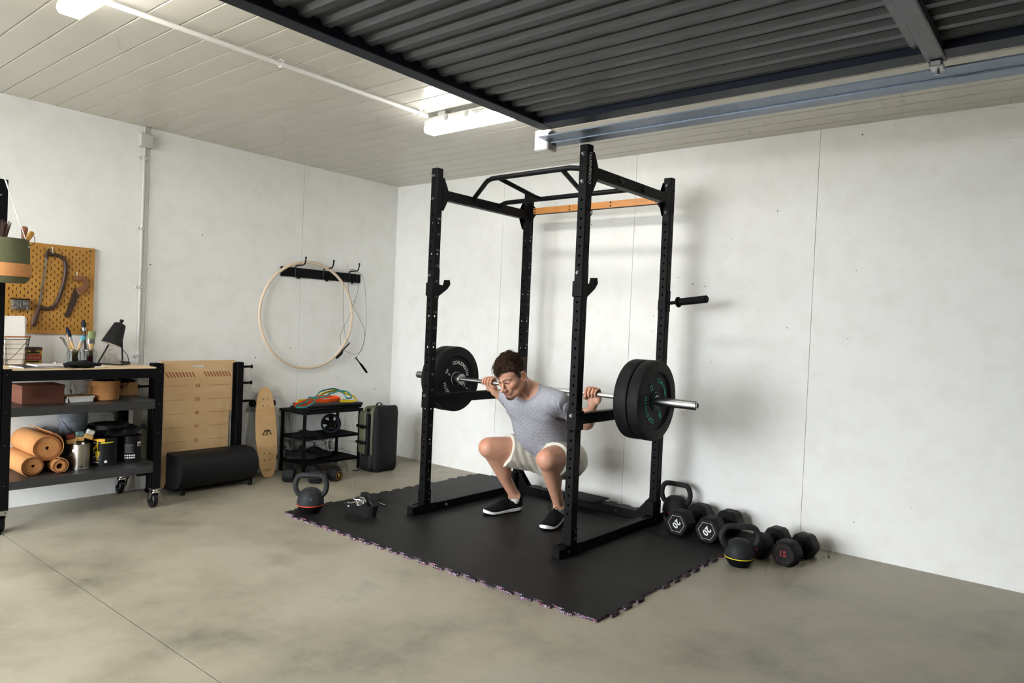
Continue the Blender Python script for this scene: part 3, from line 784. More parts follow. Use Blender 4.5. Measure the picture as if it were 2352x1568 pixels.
# ---- notebooks, gloves and odds on the trolley top
M_PAPER = plain('paper_white', rgb(232, 229, 222), .7); M_BOOKBLACK = plain('book_black', (.014, .014, .015, 1), .5)
def notebook(loc, rz, sx, sy, th, label, cover, spiral=True, group='notebooks'):
    t = thing('notebook', label, 'notebook', loc, (0, 0, rz), group)
    MB().box(-sx / 2, sx / 2, -sy / 2, sy / 2, .0015, th - .0015).build('pages', M_PAPER, t, smooth=0)
    for z0, z1 in ((0, .0015), (th - .0015, th)): MB().box(-sx / 2 - .001, sx / 2 + .001, -sy / 2 - .001, sy / 2 + .001, z0, z1).build('cover', cover, t, smooth=0)
    if spiral:
        n = int(sx / .009)
        for k in range(n):
            x = -sx / 2 + .008 + k * (sx - .016) / (n - 1)
            MB().tube([(x, -sy / 2 + .001 + .005 * math.cos(a), th / 2 + (.0035 + th / 2) * math.sin(a)) for a in [j * math.pi / 4 for j in range(8)]], .0009, 5, True).build('ring', M_STEEL, t)
    return t
notebook((.375, -3.005, TZ), R(8), .17, .21, .007, 'spiral notebook with black cover, lower of the two on the trolley top', M_BOOKBLACK)
notebook((.34, -2.90, TZ + .0072), R(3), .15, .24, .007, 'white spiral notebook lying on the black one on the trolley top', M_PAPER)
sh = thing('pencil_sharpener', 'tiny metal pencil sharpener on the white notebook', 'sharpener', (.30, -2.885, TZ + .0145), (0, 0, .5))
MB().box(-.012, .012, -.007, .007, 0, .01, .002).build('block', M_CHROME, sh); MB().box(-.009, .004, -.005, .005, .01, .0115).build('blade', M_RED, sh)
gl = thing('work_glove', 'black work glove lying flat with spread fingers on the trolley top', 'glove', (.44, -2.77, TZ), (0, 0, R(96)), 'work gloves on the trolley')
M_GLOVE = plain('glove_cloth', (.011, .011, .013, 1), .75, bump=.4, bscale=300)
m = MB(); m.ball((0, 0, .016), .05, sc=(1.0, .8, .34)); m.ball((-.05, .012, .014), .035, sc=(1, .9, .4))
for k, (dx, dy) in enumerate(((.055, .03), (.062, .012), (.06, -.008), (.05, -.026))): m.tube(smooth_path([(.02, dy * .8, .014), (dx * .8, dy, .018), (dx + .02, dy * 1.1, .012)], 4), [.011] * 8 + [.007], 8)
m.tube([(-.01, .035, .012), (.02, .055, .014), (.04, .06, .01)], .010, 8)
m.build('knit', M_GLOVE, gl)
gl2 = thing('work_glove', 'crumpled black work glove on top of the flat one on the trolley', 'glove', (.44, -2.77, TZ + .002), (0, 0, R(96)), 'work gloves on the trolley')
m = MB(); m.ball((-.035, -.035, .026), .042, sc=(1.1, .7, .45)); m.tube(smooth_path([(-.06, -.03, .03), (-.10, -.01, .022), (-.125, .0, .012)], 4), .013, 8); m.tube(smooth_path([(-.06, -.045, .026), (-.105, -.035, .02), (-.13, -.03, .01)], 4), .011, 8)
m.build('knit', M_GLOVE, gl2)
MB().tube(smooth_path([(.03, -.045, .006), (.075, -.05, .006), (.085, -.06, .006), (.07, -.068, .006), (.02, -.062, .006)], 5), .0032, 6).build('white_cuff_band', M_PAPER, gl)

# ---- tin box
tb = thing('tin_box', 'small yellow and red printed tin box against the wall', 'tin box', (.055, -2.938, TZ))
MB().box(-.028, .028, -.048, .048, 0, .085, .002).build('body', plain('tin_yellow', rgb(166, 138, 62), .5, var=.2), tb)
MB().box(-.03, .03, -.049, .049, .083, .102, .002).build('lid', plain('tin_brown', rgb(70, 48, 40), .5), tb)
MB().box(.0275, .0285, -.044, .044, .022, .058).build('red_panel', plain('tin_red', rgb(142, 46, 40), .5), tb, smooth=0)
for z0 in (.011, .064): MB().box(.0275, .0287, -.034, .034, z0, z0 + .008).build('dark_bar', M_BOOKBLACK, tb, smooth=0)
MB().box(.0295, .0312, -.014, .014, .074, .09, .001).build('latch', plain('tin_latch', rgb(64, 30, 28), .5), tb)
text(MB(), 'Ribbon', basis((.0287, 0, .040), (0, 1, 0), (0, 0, 1)), .026, .0).build('lettering', plain('tin_gold', rgb(178, 120, 96), .5), tb, smooth=0)

# ---- wire basket with paper
wb = thing('wire_basket', 'rusty wire mesh basket at the left end of the trolley top', 'basket', (.115, -3.055, TZ))
M_WIRE = plain('rusty_wire', rgb(62, 50, 40), .6, .4)
def rrect(hx, hy, r, z, n=5):
    out = []
    for cx, cy, a0 in ((hx - r, hy - r, 0), (-hx + r, hy - r, 90), (-hx + r, -hy + r, 180), (hx - r, -hy + r, 270)):
        for k in range(n): a = R(a0 + 90 * k / (n - 1)); out.append((cx + r * math.cos(a), cy + r * math.sin(a), z))
    return out
for z, s_ in ((.004, .74), (.035, .79), (.066, .84), (.097, .89), (.125, .94), (.152, .985)):
    MB().tube(rrect(.078 * s_, .072 * s_, .02, z), .0013, 5, True).build('wire', M_WIRE, wb)
for k in range(24):
    f = k / 24; ring0 = rrect(.078 * .74, .072 * .74, .02, .004, 7); ring1 = rrect(.078, .072, .02, .168, 7)
    i = int(f * len(ring0)); MB().tube([ring0[i], ring1[i]], .0011, 5).build('wire', M_WIRE, wb)
MB().tube(rrect(.079, .073, .02, .168), .0042, 8, True).build('rim', plain('rust_rim', rgb(150, 84, 40), .6), wb)
MB().tube(smooth_path([(.07, .07, .165), (.082, -.02, .05), (.07, -.07, .02)], 6), .0016, 6).build('handle', M_WIRE, wb)
lnr = MB().prism([(-.052, -.05), (.052, -.05), (.052, .05), (-.052, .05)], .004, .15); lnr.build('paper_liner', plain('cream_liner', rgb(222, 214, 198), .8), wb, smooth=0)
for k, (dy, h_, dx, tl) in enumerate(((-.004, .29, .028, 2), (.004, .282, .010, -2), (0, .286, -.008, 1))):
    pc = thing('paper_sheet', ('front sheet of white card', 'middle sheet of white card', 'rear sheet of white card')[k] + ' standing in the wire basket', 'paper', (.115 + dx, -3.055 + dy, TZ + .152), (R(tl), 0, 0), 'cards in the wire basket')
    MB().box(-.0007, .0007, -.058, .058, 0, h_ - .152).build('sheet', M_PAPER, pc, smooth=0)

# ---- pegboard with slots
M_PEG = ply('pegboard_ochre', rgb(170, 120, 48), rgb(180, 130, 56), 3, (1, 1, 1), .5)
pegb = thing('pegboard', 'ochre slotted pegboard on the wall above the trolley', 'pegboard', (0.002, -3.088, 1.068))
m = MB(); cw = .02; ny, nz = 25, 28; bx = .018; x_in = .006
oy, oz = .003, .002
for i in range(ny):
    for j in range(nz):
        y0, y1, z0, z1 = oy + i * cw, oy + (i + 1) * cw, oz + j * cw, oz + (j + 1) * cw
        if (i + j) % 2 == 0 and 0 < i < ny - 1 and 0 < j < nz - 1:
            a, b, c, d = (y0 + y1) / 2 - .0027, (y0 + y1) / 2 + .0027, (z0 + z1) / 2 - .0075, (z0 + z1) / 2 + .0075
            o = [(bx, y0, z0), (bx, y1, z0), (bx, y1, z1), (bx, y0, z1)]; q = [(bx, a, c), (bx, b, c), (bx, b, d), (bx, a, d)]; w_ = [(x_in, a, c), (x_in, b, c), (x_in, b, d), (x_in, a, d)]
            m.add(o + q + w_, [(k, (k + 1) % 4, 4 + (k + 1) % 4, 4 + k) for k in range(4)] + [(4 + k, 4 + (k + 1) % 4, 8 + (k + 1) % 4, 8 + k) for k in range(4)])
        else: m.add([(bx, y0, z0), (bx, y1, z0), (bx, y1, z1), (bx, y0, z1)], [(0, 1, 2, 3)])
yA, yB, zA, zB = oy, oy + ny * cw, oz, oz + nz * cw
m.add([(bx, yA, zA), (bx, yB, zA), (bx, yB, zB), (bx, yA, zB), (0, yA, zA), (0, yB, zA), (0, yB, zB), (0, yA, zB)], [(0, 4, 5, 1), (1, 5, 6, 2), (2, 6, 7, 3), (3, 7, 4, 0)])
m.build('slotted_panel', M_PEG, pegb, smooth=0)
MB().box(.001, .004, yA + .002, yB - .002, zA + .002, zB - .002).build('backing', M_BLACKMATTE, pegb, smooth=0)
MB().cyl((bx, yB - .03, zB - .02), (bx + .004, yB - .03, zB - .02), .006, n=10).build('screw', M_DARKSTEEL, pegb)
for yy, zz in ((-2.832, 1.585), (-2.689, 1.442)):
    l = (0.002 + bx, yy, zz)
    hk = thing('peg_hook', 'white peg hook holding the ' + ('hacksaw' if zz > 1.5 else 'pruning saw') + ' on the pegboard', 'hook', (0.0205, yy, zz), group='hooks on the pegboard')
    MB().tube(smooth_path([(.003, 0, .028), (.003, 0, -.012), (.012, 0, -.02), (.018, 0, -.008)], 4), .0028, 8).build('wire', M_WHITE, hk)
# hacksaw (y, z outlines relative to its place on the board)
M_OLDSTEEL = plain('old_brown_steel', rgb(62, 44, 36), .55, .3, var=.25, scale=30); M_OLDWOOD = plain('old_dark_wood', rgb(74, 46, 34), .55, var=.2)
hs = thing('hacksaw', 'old brown hacksaw with bowed frame hanging on the pegboard', 'saw', (.030, -2.85, 1.35))
def Y(y, z): return (0.0, y + 2.85, z - 1.35)
MB().tube(smooth_path([Y(-2.868, 1.562), Y(-2.83, 1.566), Y(-2.79, 1.558), Y(-2.765, 1.535), Y(-2.757, 1.50), Y(-2.762, 1.42), Y(-2.785, 1.32), Y(-2.806, 1.262), Y(-2.835, 1.228), Y(-2.87, 1.226), Y(-2.905, 1.236)], 4), .0125, 8, flat=.9).build('frame', M_OLDSTEEL, hs)
MB().tube([Y(-2.853, 1.60), Y(-2.858, 1.585), Y(-2.866, 1.545)], [.004, .010, .011], 8).build('tension_nut', M_OLDSTEEL, hs)
MB().prism([(-2.869 + 2.85, 1.548 - 1.35), (-2.860 + 2.85, 1.548 - 1.35), (-2.891 + 2.85, 1.245 - 1.35), (-2.902 + 2.85, 1.245 - 1.35)], -.0008, .0008, 'x').build('blade', M_STEEL, hs)
MB().tube(smooth_path([Y(-2.897, 1.25), Y(-2.90, 1.225), Y(-2.91, 1.19), Y(-2.922, 1.14), Y(-2.925, 1.115)], 4), [.008, .011, .012, .013, .013, .013, .012, .012, .013, .014, .015, .016, .016, .016, .015, .013, .009], 10).build('handle', M_OLDWOOD, hs)
ps = thing('pruning_saw', 'old curved-handle pruning saw hanging on the pegboard', 'saw', (.030, -2.69, 1.36))
def Y2(y, z): return (y + 2.69, z - 1.36)
MB().prism([Y2(-2.702, 1.372), Y2(-2.67, 1.352), Y2(-2.675, 1.325), Y2(-2.728, 1.176), Y2(-2.738, 1.172), Y2(-2.757, 1.182), Y2(-2.754, 1.192)], -.001, .001, 'x').build('blade', M_OLDSTEEL, ps)
op = [(-2.716, 1.419), (-2.713, 1.432), (-2.69, 1.447), (-2.66, 1.444), (-2.638, 1.43), (-2.626, 1.405), (-2.630, 1.375), (-2.645, 1.348), (-2.665, 1.326), (-2.684, 1.325), (-2.696, 1.345), (-2.698, 1.368), (-2.675, 1.375), (-2.658, 1.385), (-2.655, 1.405), (-2.668, 1.418), (-2.69, 1.416), (-2.705, 1.41)]
MB().prism([Y2(a, b) for a, b in op], -.010, .010, 'x').build('handle', plain('weathered_wood', rgb(128, 84, 50), .6, var=.25, scale=40), ps)
for yy, zz in ((-2.675, 1.352), (-2.683, 1.335)): MB().cyl((.0095, yy + 2.69, zz - 1.36), (.0115, yy + 2.69, zz - 1.36), .0035, n=8).build('rivet', M_STEEL, ps)
cb = thing('screw_container', 'small clear container of screws clipped to the pegboard', 'container', (.026, -3.0, 1.213))
g = N('clear_plastic'); g.base((.95, .97, .96, 1)); g.set(Roughness=.08, Transmission_Weight=.9, IOR=1.15)
MB().box(0, .032, -.046, .044, 0, .064, .003).build('cup', g.m, cb)
MB().box(-.004, .036, -.05, .046, .062, .068, .001).build('bracket', M_BLACKMATTE, cb)
rr = random.Random(3)
for k in range(16):
    p = Vector((rr.uniform(.006, .026), rr.uniform(-.036, .034), rr.uniform(.008, .05))); d = Vector((rr.uniform(-.3, .3), rr.uniform(-1, 1), rr.uniform(-1, 1))).normalized() * .009
    MB().cyl(p - d, p + d, .0016, n=6).cyl(p + d, p + d * 1.15, .0035, n=6).build('screw', M_STEEL, cb)

# ---- shelving post and the hanging cork bag at the left edge
sp = thing('shelf_upright', 'black steel shelving post at the left edge of the photo', 'shelf post', (.55, -3.27, 0))
MB().box(-.02, .02, -.02, .048, 0, 1.905, .002).build('post', M_BLACK, sp)
MB().box(-.03, .03, -.03, .058, 0, .006).build('foot', M_BLACK, sp)
for zz in (.3, .7, 1.1, 1.5, 1.82): MB().cyl((.02, .015, zz), (.023, .015, zz), .005, n=8).build('rivet', M_STEEL, sp)
MB().tube([(.0, .04, 1.862), (.07, .03, 1.88), (.10, -.02, 1.885)], .004, 6).build('bag_hook', M_BLACK, sp)
bag = thing('hanging_bag', 'olive canvas bag with cork band hanging on white cords', 'bag', (.695, -3.262, 1.355))
M_OLIVE = plain('olive_canvas', rgb(84, 84, 56), .85, var=.12, scale=20, bump=.35, bscale=500)
rb = .112
MB().lathe([(0, .0), (.09, .0), (.108, .02), (rb + .002, .05), (rb - .002, .11), (rb - .006, .20), (rb - .012, .228), (rb - .018, .228), (rb - .014, .20), (rb - .01, .11), (.098, .05), (0, .03)], 32).build('canvas', M_OLIVE, bag)
MB().lathe([(rb - .002, .03), (rb + .0045, .032), (rb + .006, .06), (rb + .0045, .098), (rb - .002, .10)], 32, closed=True).build('cork_band', M_CORK, bag)
for a_, b_ in (((.06, .085, .19), (.02, -.02, .54)), ((-.03, .103, .19), (-.02, .0, .53))):
    MB().tube([a_, b_], .0022, 6).ball(a_, .006, 8, 6).build('cord', M_PAPER, bag)
h1 = thing('tool_handle', 'brown turned wooden tool handle in the hanging bag', 'tool handle', (.695, -3.185, 1.55), (R(-4), 0, 0), 'tool handles in the bag')
MB().lathe([(0, 0), (.012, .0), (.010, .04), (.013, .07), (.016, .09), (.012, .105), (0, .108)], 16).build('handle', plain('turned_wood', rgb(140, 84, 42), .4), h1)
h2 = thing('tool_handle', 'yellow wooden handle with a wire loop in the hanging bag', 'tool handle', (.64, -3.172, 1.55), (R(-28), 0, 0), 'tool handles in the bag')
MB().box(-.009, .009, -.013, .013, 0, .10, .006).build('handle', plain('yellow_wood', rgb(206, 152, 72), .4, var=.12), h2)
MB().tube(smooth_path([(0, .014, .085), (0, .035, .06), (0, .03, .03), (0, .012, .03)], 5), .0018, 6).build('wire_loop', M_DARKSTEEL, h2)
h3 = thing('bristle_brush', 'dark reddish brush head sticking out of the hanging bag', 'brush', (.71, -3.28, 1.56), group='tool handles in the bag')
rr = random.Random(5); m = MB()
for k in range(60):
    a = rr.uniform(0, 6.28); r_ = rr.uniform(0, .03); m.cyl((r_ * .4 * math.cos(a), r_ * .4 * math.sin(a), 0), (r_ * 1.3 * math.cos(a), r_ * 1.3 * math.sin(a), rr.uniform(.07, .12)), .0025, .0012, n=5)
tag(m.build('bristles', plain('brown_bristle', rgb(70, 46, 38), .8), h3), kind='stuff')

# ---- first shelf: box, notebooks, cork pot, wooden crate
bx_ = thing('cardboard_box', 'brown lidded box on the upper shelf of the trolley', 'box', (.30, -2.975, S1))
MB().box(-.10, .10, -.108, .108, 0, .088, .002).build('body', plain('brown_box', rgb(106, 62, 44), .7, var=.08, scale=8), bx_)
MB().box(-.103, .103, -.111, .111, .086, .108, .003).build('lid', plain('brown_box_lid', rgb(112, 68, 48), .7, var=.08, scale=8), bx_)
for k, (dz, cc, nm) in enumerate(((0, M_PAPER, 'white closed notebook at the bottom of the shelf stack'), (.0115, M_PAPER, 'white closed notebook in the middle of the shelf stack'), (.023, plain('cream_cover', rgb(224, 208, 168), .6), 'cream notebook on top of the shelf stack'))):
    nb_ = notebook((.33, -2.785 + .004 * k, S1 + dz), R((2, -2, 3)[k]), .13, .15, .011, nm, cc, False, 'notebooks on the trolley shelf')
    if k < 2: MB().box(.0655, .067, -.062, -.056, 0, .0115).build('elastic_band', M_BOOKBLACK, nb_)
ck = thing('cork_pot', 'round cork pot on the upper shelf of the trolley', 'pot', (.325, -2.615, S1))
MB().lathe([(0, 0), (.072, 0), (.076, .004), (.079, .085), (.08, .10), (.078, .118), (.070, .118), (.070, .01), (0, .008)], 40).build('wall', M_CORK, ck)
MB().lathe([(.0795, .083), (.0825, .084), (.0825, .119), (.0795, .12)], 40, closed=True).build('rim_band', M_CORK, ck)
MB().tube(smooth_path([(.03, -.03, .115), (.02, .0, .128), (-.01, .03, .125), (-.03, .05, .13)], 4), .010, 8).tube(smooth_path([(-.04, -.03, .115), (-.02, .02, .124), (.03, .04, .118)], 4), .009, 8).build('cable_coil', M_BLACKMATTE, ck)
cr = thing('wooden_crate', 'wooden crate with hand slot behind the cork pot', 'crate', (.10, -2.48, S1))
M_CRATE = ply('crate_wood', rgb(150, 108, 62), rgb(172, 126, 74), 4, (1, 1, 6))
for nm, b_ in (('front_board', (.052, .062, -.13, -.035, 0, .085)), ('front_board', (.052, .062, .035, .13, 0, .085)), ('front_board', (.052, .062, -.035, .035, 0, .05)), ('front_board', (.052, .062, -.035, .035, .066, .085)), ('side_board', (-.06, .052, .12, .13, 0, .085)), ('side_board', (-.06, .052, -.13, -.12, 0, .085)), ('rear_board', (-.07, -.06, -.13, .13, 0, .085)), ('bottom_board', (-.06, .052, -.12, .12, 0, .006))):
    MB().box(*b_, .001).build(nm, M_CRATE, cr)
cm = thing('cable_coil', 'black cable lying coiled in the wooden crate', 'cable', (.09, -2.46, S1 + .0065))
MB().tube(smooth_path([(-.03, -.08, .02), (.02, -.05, .05), (.0, .0, .08), (-.02, .06, .09), (.02, .10, .085), (.03, .04, .09), (.0, -.04, .06)], 5), .014, 8).build('coil', M_BLACKMATTE, cm)

# ---- second shelf: cork rolls, cans, tubs
def cork_roll(y, zc, r, r_in, ln, x1, label, tilt=0.0, tail=None):
    t = thing('cork_roll', label, 'roll', (x1, y, zc), (0, R(tilt), 0), 'cork rolls on the trolley')
    MB().lathe([(r_in * 1.0, 0), (r_in, -ln), (r * .985, -ln), (r, -ln + .002), (r, -.002), (r * .985, 0)], 36, axis='x', closed=True).build('core', M_CORK, t)
    sp_ = []                                       # spiral edge standing proud of the end
    turns = 2.2; n = 60
    for k in range(n + 1):
        a = turns * 2 * math.pi * k / n; rr_ = r * .74 + (r * .985 - r * .74) * k / n; sp_.append((.0005, rr_ * math.cos(a + 2.2), rr_ * math.sin(a + 2.2)))
    MB().tube(sp_, .0022, 6).build('spiral_edge', plain('cork_dark', rgb(150, 92, 48), .9), t)
    if tail:
        ol = [(r * math.cos(a), r * math.sin(a)) for a in [R(q) for q in range(tail[0], tail[1] + 1, 6)]]
        out = [(p[0] * 1.0, p[1]) for p in ol]; off = [(p[0] * (1 + tail[2] * i / len(ol)), p[1] * (1 + tail[2] * i / len(ol))) for i, p in enumerate(ol)]
        off2 = [(p[0] + p[0] / r * .0035, p[1] + p[1] / r * .0035) for p in off]
        MB().prism(off + off2[::-1], -ln, .002, 'x').build('loose_end', M_CORK, t)
    return t
cork_roll(-2.957, S2 + .145, .073, .010, .40, .43, 'largest cork roll, lying on top of two others', 0, (-80, 80, .22))
cork_roll(-3.035, S2 + .054, .053, .009, .40, .46, 'left cork roll under the largest one', 0, (120, 250, .12))
cork_roll(-2.905, S2 + .040, .0385, .018, .40, .475, 'smallest cork roll with a wide open core', 0, (-60, 100, .2))
def can(name, label, x, y, r, h, mat, cat='can', lid=None, ears=True):
    t = thing(name, label, cat, (x, y, S2))
    MB().lathe([(0, .004), (r - .002, .004), (r - .002, .0), (r + .0015, .0), (r + .0015, .006), (r, .008), (r, h - .006), (r + .0015, h - .004), (r + .0015, h), (r - .005, h), (r - .005, h - .012), (0, h - .012)] if lid is None else [(0, .004), (r - .002, .004), (r - .002, 0), (r, .002), (r, h - .01), (0, h - .01)], 40).build('body', mat, t)
    return t
M_TIN = plain('tin_plate', rgb(186, 180, 170), .32, 1.0, var=.05, scale=20); M_PBLACK = plain('can_black', (.012, .012, .013, 1), .28)
sc_ = can('steel_can', 'bare steel paint can with flat brushes on top', .40, -2.775, .053, .150, M_TIN)
MB().cyl((.034, -.042, .115), (.037, -.0445, .115), .011, n=16).build('handle_lug', M_TIN, sc_)
MB().tube(smooth_path([(.036, -.044, .115), (.030, -.062, .09), (.01, -.078, .07), (-.02, -.075, .06)], 5), .0014, 6).build('wire_handle', M_STEEL, sc_)
pc1 = can('paint_can', 'black paint can with yellow drips and a SATIN label', .36, -2.620, .070, .172, M_PBLACK)
def on_can(t, r, a, z, s_, size, mat, nm='print', bold=.02, wide=1.0):
    """lettering wrapped on a can: every glyph turned to its own spot"""
    w = size * .66 * wide; n = len(s_); m = MB()
    for i, ch in enumerate(s_):
        b_ = a + (i - (n - 1) / 2) * w / r
        if ch == ' ': continue
        text(m, ch, basis(((r + .0005) * math.cos(b_), (r + .0005) * math.sin(b_), z), (-math.sin(b_), math.cos(b_), 0), (0, 0, 1)), size, bold, wide)
    m.build(nm, mat, t, smooth=0)
def can_patch(t, r, a0, a1, f0, f1, mat, nm, n=10, th=.0006):
    """thin printed patch on a can between angles a0..a1, lower edge f0(s), upper edge f1(s), s 0..1"""
    vs = []; fs = []
    for i in range(n + 1):
        s_ = i / n; a = R(a0 + (a1 - a0) * s_)
        for z in (f0(s_), f1(s_)): vs.append(((r + th) * math.cos(a), (r + th) * math.sin(a), z))
    for i in range(n): fs.append((2*i, 2*i+2, 2*i+3, 2*i+1))
    MB().add(vs, fs).build(nm, mat, t)
M_YEL = plain('yellow_paint', rgb(226, 190, 30), .4)
can_patch(pc1, .0703, -92, -22, lambda s_: .158 - .01 * s_, lambda s_: .1725, plain('amber_paint', rgb(222, 160, 26), .4), 'paint_rim')
can_patch(pc1, .0704, -40, 18, lambda s_: .139 + .004 * s_, lambda s_: .146 + .004 * s_, plain('lime_paint', rgb(190, 186, 30), .5), 'paint_smear')
can_patch(pc1, .0705, -57, -52, lambda s_: .032, lambda s_: .165, M_YEL, 'paint_drip')
can_patch(pc1, .0705, -66, -44, lambda s_: .066 - .02 * math.sin(3.1 * s_), lambda s_: .092, M_YEL, 'paint_drip')
can_patch(pc1, .0703, -86, -58, lambda s_: .085 + .03 * s_, lambda s_: .105 + .032 * s_, M_YEL, 'yellow_stripe')
can_patch(pc1, .0704, -84, -70, lambda s_: .072 + .012 * s_, lambda s_: .080 + .013 * s_, M_PAPER, 'white_stripe')
on_can(pc1, .0704, R(-66), .055, 'SATIN', .014, M_INK, 'label_word', .03); on_can(pc1, .0704, R(-64), .142, 'PRE-GOLD', .008, M_INK, 'label_word'); on_can(pc1, .0704, R(-62), .042, 'FUL ALUMINUM', .006, M_INK, 'label_word'); on_can(pc1, .0704, R(-64), .024, 'COULEURS', .009, M_INK, 'label_word', .03)
a_ = R(-16); MB().cyl((.0703 * math.cos(a_), .0703 * math.sin(a_), .028), (.0712 * math.cos(a_), .0712 * math.sin(a_), .028), .0085, n=16).build('round_mark', M_INK, pc1)
pc2 = can('paint_can', 'black paint can with small white print and round symbols', .335, -2.458, .064, .165, M_PBLACK)
for row in (0, 1):
    for k in range(5):
        a_ = R(-48 + 11.5 * k); z = .044 - row * .0145
        MB().cyl((.064 * math.cos(a_), .064 * math.sin(a_), z), (.0648 * math.cos(a_), .0648 * math.sin(a_), z), .0055, n=14).build('symbol', M_INK, pc2)
for k in range(7): can_patch(pc2, .0643, -52, -2 - (k * 7) % 16, lambda s_, k=k: .062 + k * .0085, lambda s_, k=k: .066 + k * .0085, plain('small_print', rgb(98, 98, 104), .6), 'print_line', 8)
can_patch(pc2, .0643, 14, 40, lambda s_: .10, lambda s_: .128, M_PAPER, 'white_label', 8)
can_patch(pc2, .0645, 16, 38, lambda s_: .106, lambda s_: .114, M_BOOKBLACK, 'label_line', 8)
tub = thing('lidded_tub', 'wide black plastic tub with lid behind the paint cans', 'tub', (.155, -2.52, S2))
MB().lathe([(0, 0), (.105, 0), (.108, .01), (.115, .20), (0, .20)], 40).build('body', M_BLACKGLOSS, tub)
MB().lathe([(0, .212), (.09, .212), (.098, .222), (.118, .222), (.121, .214), (.121, .196), (.117, .194)], 40).build('lid', plain('tub_lid', rgb(46, 46, 48), .4), tub)
bk = thing('grey_bucket', 'grey plastic bucket with wire handle behind the steel can', 'bucket', (.16, -2.735, S2))
MB().lathe([(0, 0), (.066, 0), (.07, .006), (.078, .26), (.081, .262), (.081, .30), (.083, .305), (.083, .318), (.077, .318), (.072, .01), (0, .008)], 40).build('body', plain('bucket_grey', rgb(120, 126, 138), .45), bk)
MB().tube(smooth_path([(.02, -.082, .285), (.07, -.05, .22), (.088, .0, .195), (.07, .05, .22), (.02, .082, .285)], 6), .002, 6).build('wire_handle', M_STEEL, bk)
can_patch(bk, .0775, -20, 38, lambda s_: .20, lambda s_: .27, plain('bucket_label', rgb(138, 142, 150), .6), 'label_patch', 10)
for k, (nm, cc, y_, ang, dz, dx) in enumerate((('red', plain('brick_red', rgb(120, 40, 32), .7), -2.815, -6, .0, -.01), ('blue green', plain('dusty_teal', rgb(104, 140, 142), .7), -2.775, 4, .012, .0), ('white', plain('chalk_white', rgb(206, 204, 196), .7), -2.735, 24, .024, .012))):
    fb_ = thing('flat_brush', 'flat wooden brush head with ' + nm + ' top on the steel can', 'brush', (.385 + dx, y_, S2 + .151 + dz), (R(-ang), 0, 0), 'flat brushes on the steel can')
    MB().box(-.012, .012, -.024, .024, 0, .026, .003).build('wood_block', plain('block_wood', rgb(210, 166, 98), .6), fb_)
    MB().box(-.0115, .0115, -.0235, .0235, .026, .058, .006).build('painted_top', cc, fb_)
clo = thing('black_cloth', 'folded black cloth draped over the paint cans', 'cloth', (.33, -2.50, S2 + .17))
m = MB(); nU, nV = 28, 14; vs = []; fs = []
for th_ in (0, 1):
    for i in range(nU + 1):
        for j in range(nV + 1):
            u, v = i / nU - .5, j / nV - .5
            x = v * .13 * (1 - .3 * abs(u)); y = u * .26
            z = .012 + .030 * (u + .25) + .010 * math.sin(u * 16 + v * 5) + .006 * math.sin(v * 20 + u * 9) - (.05 * max(0, v - .30) * 2.0 * math.exp(-((u + .05) * 4) ** 2)) + .004 * math.exp(-((u - .35) * 6) ** 2)
            edge = min(1, 9 * min(.5 - abs(u), .5 - abs(v)))
            vs.append((x, y, max(z, .004) + (.016 * edge if th_ else -.002 * edge)))
b_ = (nU + 1) * (nV + 1)
for th_ in (0, 1):
    for i in range(nU):
        for j in range(nV):
            q = (i*(nV+1)+j, i*(nV+1)+j+1, (i+1)*(nV+1)+j+1, (i+1)*(nV+1)+j); q = tuple(k + th_ * b_ for k in q); fs.append(q[::-1] if th_ else q)
m.add(vs, fs); m.build('folds', plain('black_cloth', (.010, .010, .012, 1), .9, bump=.4, bscale=400), clo, smooth=80)
cab = thing('power_cable', 'black cable hanging down behind the trolley to the floor', 'cable', (.02, -2.36, 0))
MB().tube(smooth_path([(.0, -.02, .86), (.005, .0, .5), (.01, .01, .2), (.03, .0, .06), (.02, -.05, .02)], 8), .0032, 6).build('lead', M_BLACKMATTE, cab)
MB().tube(smooth_path([(.01, .05, .17), (.02, .03, .13), (.03, .0, .08), (.02, -.05, .02)], 6), .003, 6).build('branch_lead', M_BLACKMATTE, cab)
# ================================================================== hook rail, hoop and rope on the left wall
hr = thing('hook_rail', 'black wall rail with three coat hooks', 'hook rail', (0, -.81, 1.608))
MB().box(0, .015, -.398, .398, -.038, .038, .001).build('board', M_BLACK, hr)
for yy in (-1.08, -.806, -.537):
    y = yy + .81
    h = MB().tube(smooth_path([(.018, y, -.036), (.018, y, .03), (.022, y + .001, .05), (.04, y + .004, .056), (.085, y + .022, .060), (.10, y + .03, .072), (.104, y + .034, .10), (.104, y + .036, .118)], 3), .0055, 8)
    h.ball((.104, y + .036, .121), .0085, 10, 6); h.build('hook', M_BLACKGLOSS, hr)
    MB().lathe([(0, 0), (.011, 0), (.013, -.006), (.009, -.016), (0, -.018)], 12, (.022, y + .03, -.034)).build('lower_knob', M_BLACKGLOSS, hr)
hp = thing('wooden_hoop', 'large pale wooden hoop hanging from the hook rail', 'hoop', (.055, -.968, 1.262), (R(2), 0, R(0)))
rh = .436; pts = [(0.012 * math.cos(a), rh * math.cos(a), rh * math.sin(a)) for a in [2 * math.pi * k / 96 for k in range(96)]]
MB().tube(pts, .0118, 12, True).build('ring', ply('hoop_wood', rgb(222, 200, 174), rgb(232, 214, 192), 3, (1, 1, 1), .45), hp)
rope = thing('jump_rope', 'thin black cable skipping rope with two handles on the right hook', 'skipping rope', (.09, -.54, 1.65))
M_CABLE = plain('black_cable', (.03, .03, .03, 1), .5)
def rel(l, o): return [tuple(a - b for a, b in zip(q, o)) for q in l]
O = (.09, -.54, 1.65)
